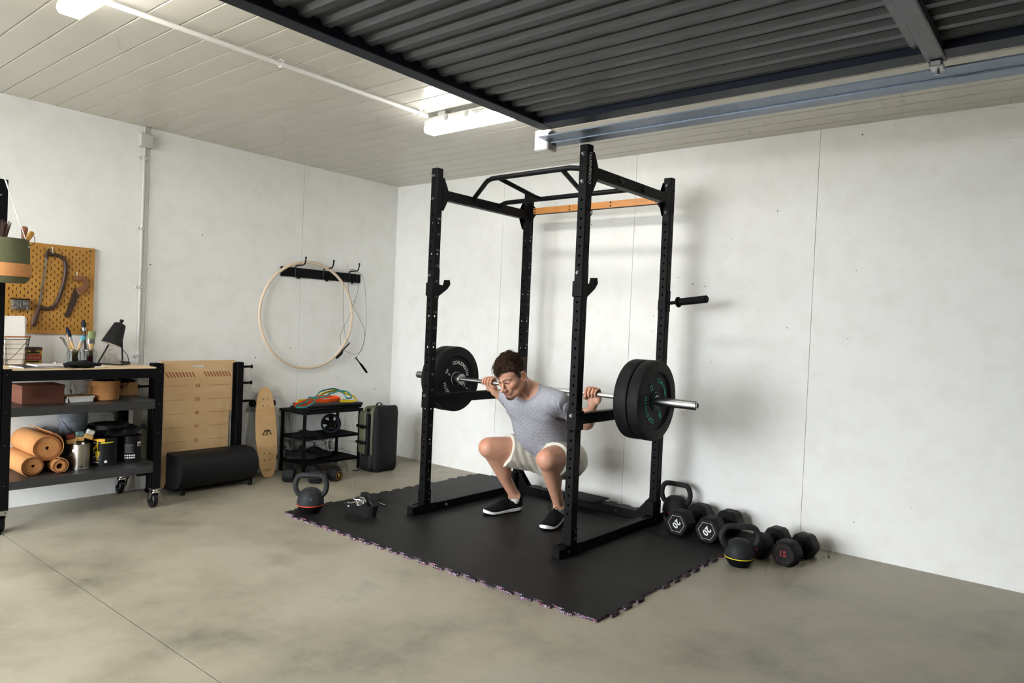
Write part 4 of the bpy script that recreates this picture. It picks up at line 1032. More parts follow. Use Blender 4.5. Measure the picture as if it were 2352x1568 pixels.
for l in ([(0.085, -0.560, 1.034), (0.085, -0.606, 1.095), (0.085, -0.631, 1.240), (0.085, -0.645, 1.431), (0.085, -0.642, 1.561), (0.08, -0.585, 1.668), (.075, -.537, 1.676)],
          [(0.075, -0.537, 1.676), (0.095, -0.593, 1.660), (0.095, -0.607, 1.563), (0.095, -0.593, 1.465), (0.095, -0.550, 1.367), (0.095, -0.425, 1.185), (0.095, -0.405, 1.068), (0.095, -0.444, 0.966), (0.095, -0.521, 0.942), (0.09, -0.617, 0.973)],
          [(.07, -.537, 1.676), (0.062, -0.514, 1.667), (0.05, -0.471, 1.574), (0.045, -0.462, 1.489), (0.04, -0.535, 1.283), (0.04, -0.561, 1.231), (0.05, -0.631, 1.110), (0.06, -0.631, 1.018)],
          [(.08, -.537, 1.676), (0.085, -0.513, 1.670), (0.085, -0.432, 1.600), (0.085, -0.395, 1.367), (0.085, -0.389, 1.131), (0.085, -0.431, 0.981), (0.085, -0.486, 0.914)]):
    MB().tube(smooth_path(rel(l, O), 8), .0014, 6).build('cable', M_CABLE, rope)
for l in ([(0.085, -0.564, 1.035), (0.085, -0.623, 0.980), (0.085, -0.645, 0.946), (0.085, -0.692, 0.908)], [(0.085, -0.486, 0.911), (0.085, -0.45, 0.874), (0.085, -0.414, 0.839), (0.085, -0.356, 0.777)]):
    MB().tube(smooth_path(rel(l, O), 4), [.0055] * 5 + [.006, .008, .0095, .0105, .0105, .0105, .010, .009], 10).build('handle', M_BLACKMATTE, rope)
    d_ = Vector(rel(l, O)[0]); MB().cyl(d_ + Vector((0, -.016, -.012)), d_ + Vector((0, .016, .008)), .002, n=6).build('pivot', M_DARKSTEEL, rope)

# ================================================================== jump board stand, padded bench and skateboard
js = thing('jump_board_stand', 'black stand holding a plywood panel marked 10 to 60', 'jump board', (.13, -1.92, 0))
M_PLY = ply('birch_ply', rgb(206, 170, 122), rgb(218, 186, 142), 2.5, (1, 1, 4))
lean = R(-2)
def pl_(y, z): return (y, z)
pm = MB()
hy0, hy1, hz0, hz1 = -.045, .045, .852, .868
outer = [(-.272, .02), (.236, .02), (.236, .53), (.272, .53), (.272, .902), (-.272, .902)]
xf, xb = .009, -.009
pm.box(xb, xf, -.272, hy0, .02, .902); pm.box(xb, xf, hy1, .236, .02, .902); pm.box(xb, xf, .236, .272, .53, .902); pm.box(xb, xf, hy0, hy1, .02, hz0); pm.box(xb, xf, hy0, hy1, hz1, .902)
for y_ in (hy0, hy1): pm.cyl((xb, y_, .86), (xf, y_, .86), .008, n=12) if False else None
pm.build('plywood_panel', M_PLY, js, smooth=0)
M_BURN = plain('burnt_print', rgb(160, 98, 56), .6)
for nn, z_ in ((60, .722), (50, .624), (40, .528), (30, .430), (20, .330), (10, .234)):
    text(MB(), str(nn), basis((xf + .0004, -.008, z_), (0, 1, 0), (0, 0, 1)), .034, .015).build('numeral', M_BURN, js, smooth=0)
    for y0, y1 in ((-.262, -.085), (.075, .236)): MB().box(xf, xf + .0006, y0, y1, z_ - .001, z_ + .001).build('scale_line', M_BURN, js, smooth=0)
for y0, y1 in ((-.245, -.035), (.03, .235)):
    n = 9; w_ = (y1 - y0) / n
    for k in range(n):
        a = y0 + k * w_; MB().prism([(a, .822), (a + w_ * .5, .822), (a + w_ * .5 + .022 - w_ * .0, .785), (a + .022, .785)], xf, xf + .0006, 'x').build('warning_stripe', M_BURN, js, smooth=0)
for sg, y_ in ((-1, -.305), (1, .305)):
    MB().box(-.035, .035, y_ - .026, y_ + .026, .0, .888, .003).build('post', M_BLACK, js)
    MB().box(.0092, .016, (y_ - .05 if sg > 0 else y_ + .0), (y_ + .0 if sg > 0 else y_ + .05), .52 if sg > 0 else .70, .885, .002).build('clamp_plate', M_BLACK, js)
    for z_ in (.852, .730): MB().cyl((0, y_ + sg * .026, z_), (0, y_ + sg * .108, z_), .0085, n=12).cyl((0, y_ + sg * .104, z_), (0, y_ + sg * .112, z_), .015, n=14, bev=.002).build('peg', M_BLACKMATTE, js)
    MB().cyl((0, y_ + sg * .026, .592 if sg > 0 else .13), (0, y_ + sg * .10, .592 if sg > 0 else .13), .009, n=12).build('peg', M_BLACKMATTE, js)
    for z_ in (.875, .845, .79): MB().cyl((.016, y_ - sg * .018, z_), (.0175, y_ - sg * .018, z_), .003, n=8).build('screw', M_STEEL, js)
    MB().box(-.045, .02, y_ - .026, y_ + .026, 0, .02).build('foot', M_BLACK, js)
pb_ = thing('padded_bench', 'black half-round padded bench on the floor before the plywood panel', 'bench', (.192, -1.862, 0))
sec = [(-.02, .035)] + [(.095 + .105 * math.sin(a) if a > 0 else .095, .152 - .117 * math.cos(a)) for a in [R(q) for q in range(0, 181, 10)]] + [(-.02, .269)]
M_VINYL = plain('black_vinyl', (.011, .011, .012, 1), .5, bump=.2, bscale=250)
cu = MB(); ys_ = [(-.292, .93), (-.285, 1.0), (.285, 1.0), (.292, .93)]; vs = []; fs = []; n = len(sec)
for y_, s_ in ys_:
    for a, b in sec: vs.append((.08 + (a - .08) * s_, y_, .152 + (b - .152) * s_))
for i in range(3):
    for k in range(n): fs.append((i*n+k, i*n+(k+1) % n, (i+1)*n+(k+1) % n, (i+1)*n+k))
fs.append(tuple(range(n))[::-1]); fs.append(tuple(range(3*n, 4*n))); fs = [f[::-1] for f in fs]
cu.add(vs, fs); cu.build('half_round_cushion', M_VINYL, pb_, smooth=40)
MB().box(-.02, .10, -.30, .30, .02, .05, .004).build('base_board', M_BLACK, pb_)
for y_ in (-.25, .25):
    for x_ in (.0, .15): MB().cyl((x_, y_, 0), (x_, y_, .04), .016, n=12).build('foot', M_BLACKMATTE, pb_)
# skateboard leaning on the wall
sk = thing('skateboard', 'pale wooden skateboard leaning upright against the wall', 'skateboard', (.225, -1.392, .004), (R(-3.2), R(-12.5), 0))
ol = []
Ls = .70
for k in range(64):
    a = 2 * math.pi * k / 64; c, s_ = math.cos(a), math.sin(a)
    wid = .088 * (1 - .10 * (s_ > 0) * s_ * s_)
    ol.append((math.copysign(abs(c) ** .62, c) * wid, Ls / 2 + math.copysign(abs(s_) ** .95, s_) * Ls / 2))
MB().prism(ol, -.011, 0, 'x').build('deck', ply('maple', rgb(208, 168, 116), rgb(222, 186, 134), 3, (1, 1, 5), .4), sk)
MB().prism(ol, -.0125, -.011, 'x').build('dark_ply', M_BOOKBLACK, sk)
for zz in (.185, .135, .595, .545) if False else (.13, .183, .55, .603):
    for yy in (-.021, .021): MB().cyl((0, yy, zz), (.001, yy, zz), .0042, n=10).build('bolt', M_BLACKMATTE, sk)
lg = MB()
for a, b, c, d in (((-.034, .325), (-.012, .362), .006, 0), ((-.012, .362), (.010, .325), .006, 0), ((-.034, .325), (.0, .325), .006, 0), ((-.004, .345), (.010, .366), .006, 0), ((.010, .366), (.016, .348), .006, 0), ((.016, .348), (.022, .362), .006, 0), ((.022, .362), (.038, .327), .006, 0)):
    lg.tube([(.0004, *a), (.0004, *b)], .0038, 4, flat=1)
lg.build('logo_mark', M_BOOKBLACK, sk)
wl_ = [(-.04, .055), (-.02, .055), (-.014, .062), (-.008, .045), (-.002, .068), (.006, .040), (.012, .062), (.016, .055), (.036, .055)]
MB().tube([(.0004, a, b) for a, b in wl_], .0012, 4).build('pulse_line', M_BOOKBLACK, sk)
for zz in (.157, .577):
    tr = MB().box(-.03, -.012, -.02, .02, zz - .02, zz + .02, .003).cyl((-.045, -.075, zz), (-.045, .075, zz), .006, n=10).box(-.05, -.03, -.03, .03, zz - .012, zz + .012, .004).build('truck', M_DARKSTEEL, sk)
    for sg in (-1, 1): MB().cyl((-.045, sg * .068, zz), (-.045, sg * .104, zz), .028, n=20, bev=.005).build('wheel', M_BLACKMATTE, tr)

# ================================================================== low shoe rack with things on it
sr = thing('shoe_rack', 'low black metal rack with two mesh shelves below the hooks', 'shoe rack', (.02, -1.185, 0))
SD, SW_, ST = .345, .58, .505
MB().box(0, SD, 0, SW_, ST - .022, ST, .003).build('top', M_BLACKMATTE, sr)
for x in (.012, SD - .030):
    for y in (.010, SW_ - .030): MB().box(x, x + .02, y, y + .02, 0, ST - .02, .001).build('leg', M_BLACK, sr)
for z_ in (.295, .10):
    sh_ = MB()
    sh_.box(.012, SD - .012, .02, .03, z_ - .018, z_).box(.012, SD - .012, SW_ - .03, SW_ - .02, z_ - .018, z_).box(SD - .02, SD - .012, .03, SW_ - .03, z_ - .018, z_).box(.012, .02, .03, SW_ - .03, z_ - .018, z_)
    sh = sh_.build('shelf_frame', M_BLACK, sr)
    MB().box(.02, SD - .02, .03, SW_ - .03, z_ - .006, z_ - .003).build('shelf_plate', M_BLACK, sh, smooth=0)
    for k in range(22):
        y = .045 + k * (SW_ - .09) / 21
        MB().box(.025, SD - .025, y - .004, y + .004, z_ - .003, z_ - .0005).build('slat', M_BLACKMATTE, sh, smooth=0)
for k, (dx, dy, rz_, dz) in enumerate(((.19, -.915, 2, 0), (.195, -.905, -1, .0225))):
    tb_ = thing('exercise_board', ('lower' if k == 0 else 'upper') + ' of two flat black boards on the low rack', 'board', (dx, dy, ST + .0005 + dz), (0, 0, R(rz_)), 'flat boards on the low rack')
    MB().box(-.125, .13, -.20 + .01 * k, .335 - .01 * k, 0, .021, .005).build('slab', M_VINYL, tb_)
def band(name_lbl, pts, col, w, thick, closed):
    P = []
    for (x, y, z) in pts:
        x2 = .30 - (z - .53) * 1.55 + (x - .2) * .5
        P.append((x2, y - .58 * (x2 - .2), max(z + .075 * (x2 - .2), .545 + w * .5)))
    o = P[0]
    t = thing('resistance_band', name_lbl, 'resistance band', o, group='resistance bands on the low rack')
    MB().tube(smooth_path(rel(P, o), 5, closed), w * .72, 4, closed, up=(0, 0, 1), flat=1.0).build('loop', col, t) if False else ribbon(smooth_path(rel(P, o), 5, closed), w, thick, closed, col, t)
    return t
def ribbon(P, w, th, closed, col, t):
    m = MB(); n = len(P); vs = []; fs = []
    for i in range(n):
        d = (P[(i + 1) % n] - P[i - 1]) if closed else (P[min(i + 1, n - 1)] - P[max(0, i - 1)])
        s_ = Vector((d.y, -d.x, 0)); s_ = s_.normalized() if s_.length > 1e-6 else Vector((1, 0, 0))
        tw = .5 + .5 * math.sin(i * .13)
        up = (Vector((0, 0, 1)) * (.55 + .45 * tw) + s_ * (.45 * (1 - tw))).normalized(); nn = d.normalized().cross(up).normalized()
        for a, b in ((-1, -1), (1, -1), (1, 1), (-1, 1)): vs.append(P[i] + up * (a * w / 2) + nn * (b * th / 2))
    for i in range(n if closed else n - 1):
        j = (i + 1) % n
        for k in range(4): fs.append((i*4+k, i*4+(k+1) % 4, j*4+(k+1) % 4, j*4+k))
    if not closed: fs.append((3, 2, 1, 0)); fs.append(tuple(range((n-1)*4, n*4)))
    m.add(vs, fs); return m.build('loop', col, t, smooth=50)
teal = [(0.200, -1.166, 0.525), (0.200, -1.149, 0.542), (0.200, -1.057, 0.567), (0.200, -1.039, 0.595), (0.200, -0.982, 0.592), (0.200, -0.932, 0.631), (0.200, -0.841, 0.649), (0.200, -0.774, 0.649), (0.200, -0.726, 0.633), (0.200, -0.690, 0.603), (0.200, -0.675, 0.574), (.20, -.65, .57), (0.200, -0.623, 0.575), (0.200, -0.627, 0.595), (0.200, -0.664, 0.625), (0.200, -0.746, 0.628), (0.200, -0.820, 0.615), (0.200, -0.885, 0.596), (0.200, -0.969, 0.586), (0.200, -1.006, 0.553), (0.200, -1.073, 0.519), (0.200, -1.141, 0.510)]
yel = [(0.200, -1.147, 0.569), (0.200, -1.122, 0.578), (0.200, -1.057, 0.577), (0.200, -0.981, 0.579), (0.200, -0.944, 0.602), (0.200, -0.880, 0.626), (0.200, -0.821, 0.637), (0.200, -0.747, 0.640), (0.200, -0.628, 0.603), (0.200, -0.573, 0.578), (0.200, -0.569, 0.558), (0.200, -0.611, 0.548), (0.200, -0.674, 0.555), (0.200, -0.729, 0.560), (0.200, -0.785, 0.585), (0.200, -0.852, 0.600), (0.200, -0.918, 0.598), (0.200, -1.044, 0.571), (0.200, -1.106, 0.559)]
ora = [(0.220, -1.177, 0.543), (0.220, -1.101, 0.552), (0.220, -1.020, 0.564), (0.220, -0.970, 0.575), (0.220, -0.892, 0.568), (0.220, -0.799, 0.571), (0.220, -0.742, 0.574), (0.220, -0.778, 0.590), (0.20, -0.891, 0.60), (0.18, -0.994, 0.59), (0.19, -1.101, 0.565)]
band('yellow rubber resistance band tangled with the teal one', yel, plain('yellow_rubber', rgb(236, 208, 24), .5), .021, .004, True)
band('teal rubber resistance band looped over the others', [(x + .13, y, z + .008) for x, y, z in teal], plain('teal_rubber', rgb(14, 136, 132), .5), .012, .005, True)
band('orange rubber resistance band at the bottom of the pile', [(x + .05, y, z) for x, y, z in ora], plain('orange_rubber', rgb(240, 84, 18), .5), .029, .004, True)
# ab wheel on the upper shelf
aw = thing('ab_wheel', 'black exercise wheel with open spokes on the upper shelf', 'exercise wheel', (.25, -.845, .296 + .082), (0, 0, R(-36)))
MB().lathe([(.066, -.014), (.078, -.014), (.0815, -.010), (.0815, .010), (.078, .014), (.066, .014)], 40, axis='x', closed=True).build('tyre', M_RUBBER, aw)
MB().lathe([(.064, -.012), (.066, -.0145), (.071, -.0145), (.071, .0145), (.066, .0145), (.064, .012)], 40, axis='x', closed=True).build('blue_rim', plain('dark_blue_trim', rgb(30, 48, 62), .5), aw)
hub = MB().cyl((-.03, 0, 0), (.03, 0, 0), .017, n=18, bev=.003).cyl((-.006, 0, 0), (.006, 0, 0), .034, n=24)
hub.build('hub', M_BLACKMATTE, aw)
for k in range(5):
    a = R(18 + 72 * k); u = Vector((0, math.cos(a), math.sin(a))); v = Vector((0, -math.sin(a), math.cos(a)))
    m = MB(); q = [u * .028 + v * .016, u * .066 + v * .024, u * .066 - v * .024, u * .028 - v * .016]
    m.add([p_ + Vector((-.008, 0, 0)) for p_ in q] + [p_ + Vector((.008, 0, 0)) for p_ in q], [(0, 1, 2, 3), (7, 6, 5, 4), (0, 4, 5, 1), (1, 5, 6, 2), (2, 6, 7, 3), (3, 7, 4, 0)]); m.build('spoke', M_BLACKMATTE, aw, smooth=0)
fc = thing('folded_fabric', 'folded black fabric lying on the upper shelf of the low rack', 'cloth', (.22, -1.06, .296))
m = MB(); vs = []; fs = []; nU, nV = 20, 8
for s_ in (0, 1):
    for i in range(nU + 1):
        for j in range(nV + 1):
            u, v = i / nU - .5, j / nV - .5; e_ = min(1, 8 * min(.5 - abs(u), .5 - abs(v)))
            vs.append((v * .17, u * .20, (.026 + .010 * math.sin(u * 7 + 1) + .004 * math.sin(v * 14 + u * 4)) * (e_ ** .5) if s_ else 0))
nb_ = (nU + 1) * (nV + 1)
for s_ in (0, 1):
    for i in range(nU):
        for j in range(nV):
            q = tuple(k + s_ * nb_ for k in (i*(nV+1)+j, i*(nV+1)+j+1, (i+1)*(nV+1)+j+1, (i+1)*(nV+1)+j)); fs.append(q[::-1] if s_ else q)
m.add(vs, fs); m.build('folds', M_GLOVE, fc, smooth=80)

# ================================================================== shoes (shared by the pair on the rack and the man)
def shoe(name, parent, loc, rz, upper, sole, outs, lace, length=.30, sock=None, flip=1, label=None, trim=None):
    """toe along -y local, heel at +y; origin under the middle of the foot"""
    root = put(name, None, parent, loc, (0, 0, rz)); root.empty_display_size = .05
    L2 = length
    def wid(t):            # half widths inner/outer at t 0 heel .. 1 toe
        base = .034 + .010 * math.sin(min(1, t * 1.15) * math.pi * .5) + .006 * math.exp(-((t - .68) * 4) ** 2)
        end = min(1, (t + .012) / .10) ** .5 * min(1, (1.012 - t) / .16) ** .55
        return base * end
    def sect(t, z, k=1.0, side=1):
        c = .006 * math.sin(t * math.pi) * flip
        return (side * wid(t) * k + c * (1 if t > .3 else .5), (0.5 - t) * L2, z)
    NT = 28; ts = [i / NT for i in range(NT + 1)]
    def loop(z_of, k): return [sect(t, z_of(t), k, 1) for t in ts] + [sect(t, z_of(t), k, -1) for t in reversed(ts)]
    def slab(levels, mat, nm):
        vs = []; fs = []; n = 2 * (NT + 1)
        for zf, k in levels: vs += loop(zf, k)
        for i in range(len(levels) - 1):
            for j in range(n): fs.append((i*n+j, i*n+(j+1) % n, (i+1)*n+(j+1) % n, (i+1)*n+j))
        for j in range(NT): fs.append((j, j+1, n-2-j, n-1-j)); o_ = (len(levels)-1)*n; fs.append((o_+j, o_+n-1-j, o_+n-2-j, o_+j+1))
        fs = [f[::-1] for f in fs]
        MB().add(vs, fs).build(nm, mat, root, smooth=50)
    rise = lambda t: .010 * max(0, (t - .78) / .22) ** 2
    slab([(lambda t: rise(t), .90), (lambda t: .002 + rise(t), .96), (lambda t: .008 + rise(t), 1.0)], outs, 'outsole')
    top = lambda t: .030 - .010 * min(1, t * 1.3) + rise(t) * 1.3 + .004 * math.exp(-((t - .98) * 14) ** 2)
    slab([(lambda t: .0078 + rise(t), 1.02), (lambda t: .016 + rise(t), 1.07), (lambda t: top(t), 1.05), (lambda t: top(t) + .002, .97)], sole, 'midsole')
    def hgt(t):
        pts = [(0, .088), (.06, .098), (.18, .082), (.30, .088), (.42, .095), (.52, .082), (.70, .060), (.85, .048), (.95, .038), (1.0, .024)]
        for (a, b), (c, d) in zip(pts[:-1], pts[1:]):
            if a <= t <= c:
                q = (t - a) / (c - a); q = q * q * (3 - 2 * q); return b + (d - b) * q
        return .024
    M_ = 12; vs = []; fs = []
    for t in ts:
        h = hgt(t); z0 = top(t) - .006
        for k in range(M_ + 1):
            a = math.pi * k / M_; c = math.cos(a); s_ = math.sin(a)
            x = math.copysign(abs(c) ** .75, c) * wid(t) * (1.0 - .22 * s_ ** 2 * (1 if t < .5 else .6)); z = z0 + (max(h - z0, .004)) * s_ ** .8
            if t < .40 and s_ > .80: z = z - (.020 * min(1, (.40 - t) / .12) * min(1, (s_ - .80) / .12)) * (1 if t > .05 else .4)
            vs.append((x + .006 * math.sin(t * math.pi) * flip * (1 if t > .3 else .5), (.5 - t) * L2, z))
    for i in range(NT):
        for k in range(M_): fs.append((i*(M_+1)+k, i*(M_+1)+k+1, (i+1)*(M_+1)+k+1, (i+1)*(M_+1)+k))
    up = MB().add(vs, [f[::-1] for f in fs]).build('upper', upper, root, smooth=80)
    for k in range(5):
        t = .44 + .055 * k; z = hgt(t) + .0015; y = (.5 - t) * L2; w_ = wid(t) * .5
        MB().tube(smooth_path([(-w_, y + .004, z - .012), (-w_ * .4, y, z), (w_ * .4, y - .004, z), (w_, y - .008, z - .012)], 3), .0022, 6).build('lace', lace, up)
    y = (.5 - .42) * L2; z = hgt(.42) + .004
    MB().tube(smooth_path([(0, y, z), (.018, y - .012, z + .014), (.034, y - .022, z + .004), (.02, y - .012, z - .002), (0, y, z)], 5), .0019, 6).tube(smooth_path([(0, y, z), (-.022, y - .004, z + .015), (-.036, y - .02, z + .002), (-.018, y - .01, z - .001), (0, y, z)], 5), .0019, 6).tube(smooth_path([(0, y, z), (.03, y - .03, z - .02), (.045 , y - .045, z - .045)], 5), .0018, 6).build('lace_bow', lace, up)
    MB().tube(smooth_path([(0, .498 * L2, .078), (0, .53 * L2, .09), (0, .525 * L2, .105), (0, .49 * L2, .098)], 4), .004, 6).build('heel_tab', upper, up)
    if sock:
        MB().lathe([(.030, .050), (.0365, .058), (.038, .080), (.036, .087), (.031, .084)], 24, (.002 * flip, .30 * L2, 0)).build('sock', sock, root)
    return root
M_SHOEB = plain('black_mesh_fabric', (.010, .010, .012, 1), .75, bump=.5, bscale=700)
for k, (x, y, rz_) in enumerate(((.175, -1.055, 158), (.185, -.935, 172))):
    s_ = shoe('running_shoe', None, (x, y, .1005), R(rz_), M_SHOEB, plain('dark_grey_sole', rgb(44, 44, 46), .6), M_BLACKMATTE, M_BLACKMATTE, .27, None, 1 if k else -1)
    tag(s_, ('left' if k == 0 else 'right') + ' one of the black running shoes on the lowest shelf', 'shoe', 'shoes on the low rack')

# ================================================================== backpack
bp = thing('backpack', 'olive and black hiking backpack standing by the low rack', 'backpack', (.505, -.545, 0))
M_OLV = plain('olive_nylon', rgb(74, 76, 54), .6, var=.1, scale=14, bump=.35, bscale=60); M_NYL = plain('black_nylon', (.011, .011, .012, 1), .6, bump=.25, bscale=150)
def soft_box(x0, x1, y0, y1, z0, z1, r, n=4, puff=0.0):
    """box with rounded edges and a little bulge"""
    m = MB(); import itertools
    cx, cy, cz = (x0+x1)/2, (y0+y1)/2, (z0+z1)/2; hx, hy, hz = (x1-x0)/2, (y1-y0)/2, (z1-z0)/2; K = 10
    idx = {}; vs = []; fs = []
    def P(a, b, c):
        v = Vector((a*hx, b*hy, c*hz)); inner = Vector((max(-hx+r, min(hx-r, v.x)), max(-hy+r, min(hy-r, v.y)), max(-hz+r, min(hz-r, v.z)))); d = v - inner
        if d.length > 1e-9: v = inner + d.normalized() * r
        v = Vector((v.x * (1 + puff * (1 - b*b) * (1 - c*c)), v.y * (1 + puff * (1 - a*a) * (1 - c*c)), v.z))
        return (cx+v.x, cy+v.y, cz+v.z)
    def vid(q):
        key = tuple(round(w, 4) for w in q)
        if key not in idx: idx[key] = len(vs); vs.append(P(*q))
        return idx[key]
    g_ = [-1 + 2 * i / K for i in range(K + 1)]
    for ax in range(3):
        for sg in (-1, 1):
            for i in range(K):
                for j in range(K):
                    q = []
                    for a, b in ((g_[i], g_[j]), (g_[i+1], g_[j]), (g_[i+1], g_[j+1]), (g_[i], g_[j+1])):
                        w = [0, 0, 0]; w[ax] = sg; w[(ax+1) % 3] = a; w[(ax+2) % 3] = b; q.append(vid(tuple(w)))
                    fs.append(tuple(q) if sg > 0 else tuple(q[::-1]))
    return m.add(vs, fs)
soft_box(-.085, .07, -.125, .115, .02, .535, .04, puff=.06).build('main_body', M_OLV, bp, smooth=80)
soft_box(.045, .098, -.122, .118, .0, .545, .035, puff=.05).build('front_panel', M_NYL, bp, smooth=80)
soft_box(-.09, .06, -.132, .122, .0, .165, .03, puff=.05).build('lower_body', M_NYL, bp, smooth=80)
soft_box(-.075, .02, -.165, -.105, .145, .50, .025, puff=.10).build('side_pocket', M_OLV, bp, smooth=80)
soft_box(.012, .04, -.162, -.11, .13, .48, .012, puff=.05).build('pocket_edge', M_NYL, bp, smooth=80)
for z_ in (.375, .245):
    b_ = MB().box(-.08, .045, -.182, -.168, z_ - .011, z_ + .011, .003).build('side_strap', M_BLACKMATTE, bp)
    MB().box(-.02, .025, -.19, -.18, z_ - .015, z_ + .015, .004).build('buckle', M_BLACKGLOSS, b_)
soft_box(-.06, .05, .11, .145, .27, .47, .015, puff=.05).build('side_pouch', M_NYL, bp, smooth=80)
MB().tube(smooth_path([(.0, .135, .49), (.02, .15, .40), (.02, .15, .30), (.0, .14, .22)], 5), .008, 6, flat=.4).build('shoulder_strap', M_BLACKMATTE, bp)
MB().tube(smooth_path([(.0, .13, .23), (.02, .155, .20), (.01, .145, .16), (.02, .155, .12), (.01, .14, .08), (.0, .13, .06)], 5), .008, 6).build('daisy_cord', M_BLACKMATTE, bp)
MB().tube(smooth_path([(-.02, -.03, .53), (-.02, -.01, .555), (-.02, .02, .555), (-.02, .04, .53)], 5), .008, 8, flat=.5).build('grab_handle', M_BLACKMATTE, bp)
MB().tube(smooth_path([(-.06, -.13, .02), (-.06, -.17, .008), (-.08, -.20, .006)], 5), .007, 6, flat=.4).build('loose_strap', M_BLACKMATTE, bp)
MB().box(-.02, .02, -.128, -.110, .49, .52, .004).build('top_clip', M_BLACKGLOSS, bp)

# ================================================================== hex dumbbells
def dumbbell(label, a, b, rc, hl, ink, txt, group, spin=0.0, emblem=None, txt_size=.05, z0=0.0):
    """hex dumbbell lying between floor points a and b (ends of the heads)"""
    a = Vector((*a, 0)); b = Vector((*b, 0)); L = (b - a).length; ang = math.atan2(b.y - a.y, b.x - a.x)
    zc = rc * math.cos(R(30)) + z0
    t = thing('dumbbell', label, 'dumbbell', ((a.x + b.x) / 2, (a.y + b.y) / 2, zc), (0, 0, ang), group)
    for sg in (-1, 1):
        vs = []; fs = []
        x0, x1 = sg * (L / 2), sg * (L / 2 - hl)
        for x, s_ in ((x0, .86), (x0 - sg * .008, .95), (x0 - sg * .02, 1.0), (x1 + sg * .015, 1.0), (x1, .88)):
            for k in range(6):
                for da in (-.13, .13):
                    q = R(60 * k) + da; vs.append((x, s_ * rc * math.cos(q) * .99, s_ * rc * math.sin(q) * .99))
        n = 12
        for i in range(4):
            for k in range(n): fs.append((i*n+k, i*n+(k+1) % n, (i+1)*n+(k+1) % n, (i+1)*n+k))
        fs.append(tuple(range(n))[::-1]); fs.append(tuple(range(4*n, 5*n)))
        if sg > 0: fs = [f[::-1] for f in fs]
        hd = MB().add(vs, fs).build('head', M_RUBBER, t, smooth=25)
        ex = Vector((0, sg, 0)); ey = Vector((0, 0, 1)); xe = x0 + sg * .0004
        m = MB()
        rin = rc * .66
        hx = [(xe, sg * rin * math.cos(R(60 * k)), rin * math.sin(R(60 * k))) for k in range(6)]
        MB().tube(hx, .0013, 4, True).build('outline_print', ink if emblem is None else emblem, hd)
        c_, s2 = math.cos(spin), math.sin(spin)
        text(m, txt, basis((xe, 0, 0), ex * c_ + ey * s2, ey * c_ - ex * s2), txt_size, .03)
        m.build('weight_print', ink, hd, smooth=0)
        MB().cyl((x1, 0, 0), (x1 - sg * .006, 0, 0), rc * .52, rc * .40, n=20).build('neck', M_BLACKMATTE, hd)
    hw = L / 2 - hl
    MB().tube([(-hw, 0, 0), (-hw * .5, 0, 0), (0, 0, 0), (hw * .5, 0, 0), (hw, 0, 0)], [.014, .0165, .0175, .0165, .014], 16).build('grip', M_DARKSTEEL, t)
    return t
M_REDINK = plain('red_print', rgb(150, 22, 28), .6); M_DULLRED = plain('dull_red_print', rgb(84, 34, 32), .6); M_GOLD = plain('amber_print', rgb(198, 140, 30), .6)
dumbbell('black hex dumbbell marked 20 in white, nearest the rack', (3.165, -.445), (3.185, -.085), .082, .112, M_INK, '20', 'hex dumbbells by the right wall', R(233), txt_size=.052, z0=MT)
dumbbell('black hex dumbbell marked 20 in white, second from the rack', (3.365, -.455), (3.385, -.095), .082, .112, M_INK, '20', 'hex dumbbells by the right wall', R(233), txt_size=.052, z0=MT)
dumbbell('black hex dumbbell marked in red, half hidden by the yellow-banded kettlebell', (3.665, -.485), (3.705, -.165), .074, .105, M_REDINK, '15', 'hex dumbbells by the right wall', 0, M_DULLRED, .045)
dumbbell('black hex dumbbell marked 15 in red at the right end of the row', (3.825, -.50), (3.865, -.18), .074, .105, M_REDINK, '15', 'hex dumbbells by the right wall', 0, M_DULLRED, .045)
dumbbell('black hex dumbbell lying before the left leg of the low rack', (.395, -1.365), (.625, -1.195), .055, .085, M_GOLD, '8', 'hex dumbbells by the low rack', 0, plain('grey_outline', rgb(110, 108, 100), .6), .03)
dumbbell('black hex dumbbell with yellow end mark before the low rack', (.36, -1.115), (.655, -1.055), .052, .085, M_GOLD, '8', 'hex dumbbells by the low rack', 0, M_GOLD, .04)

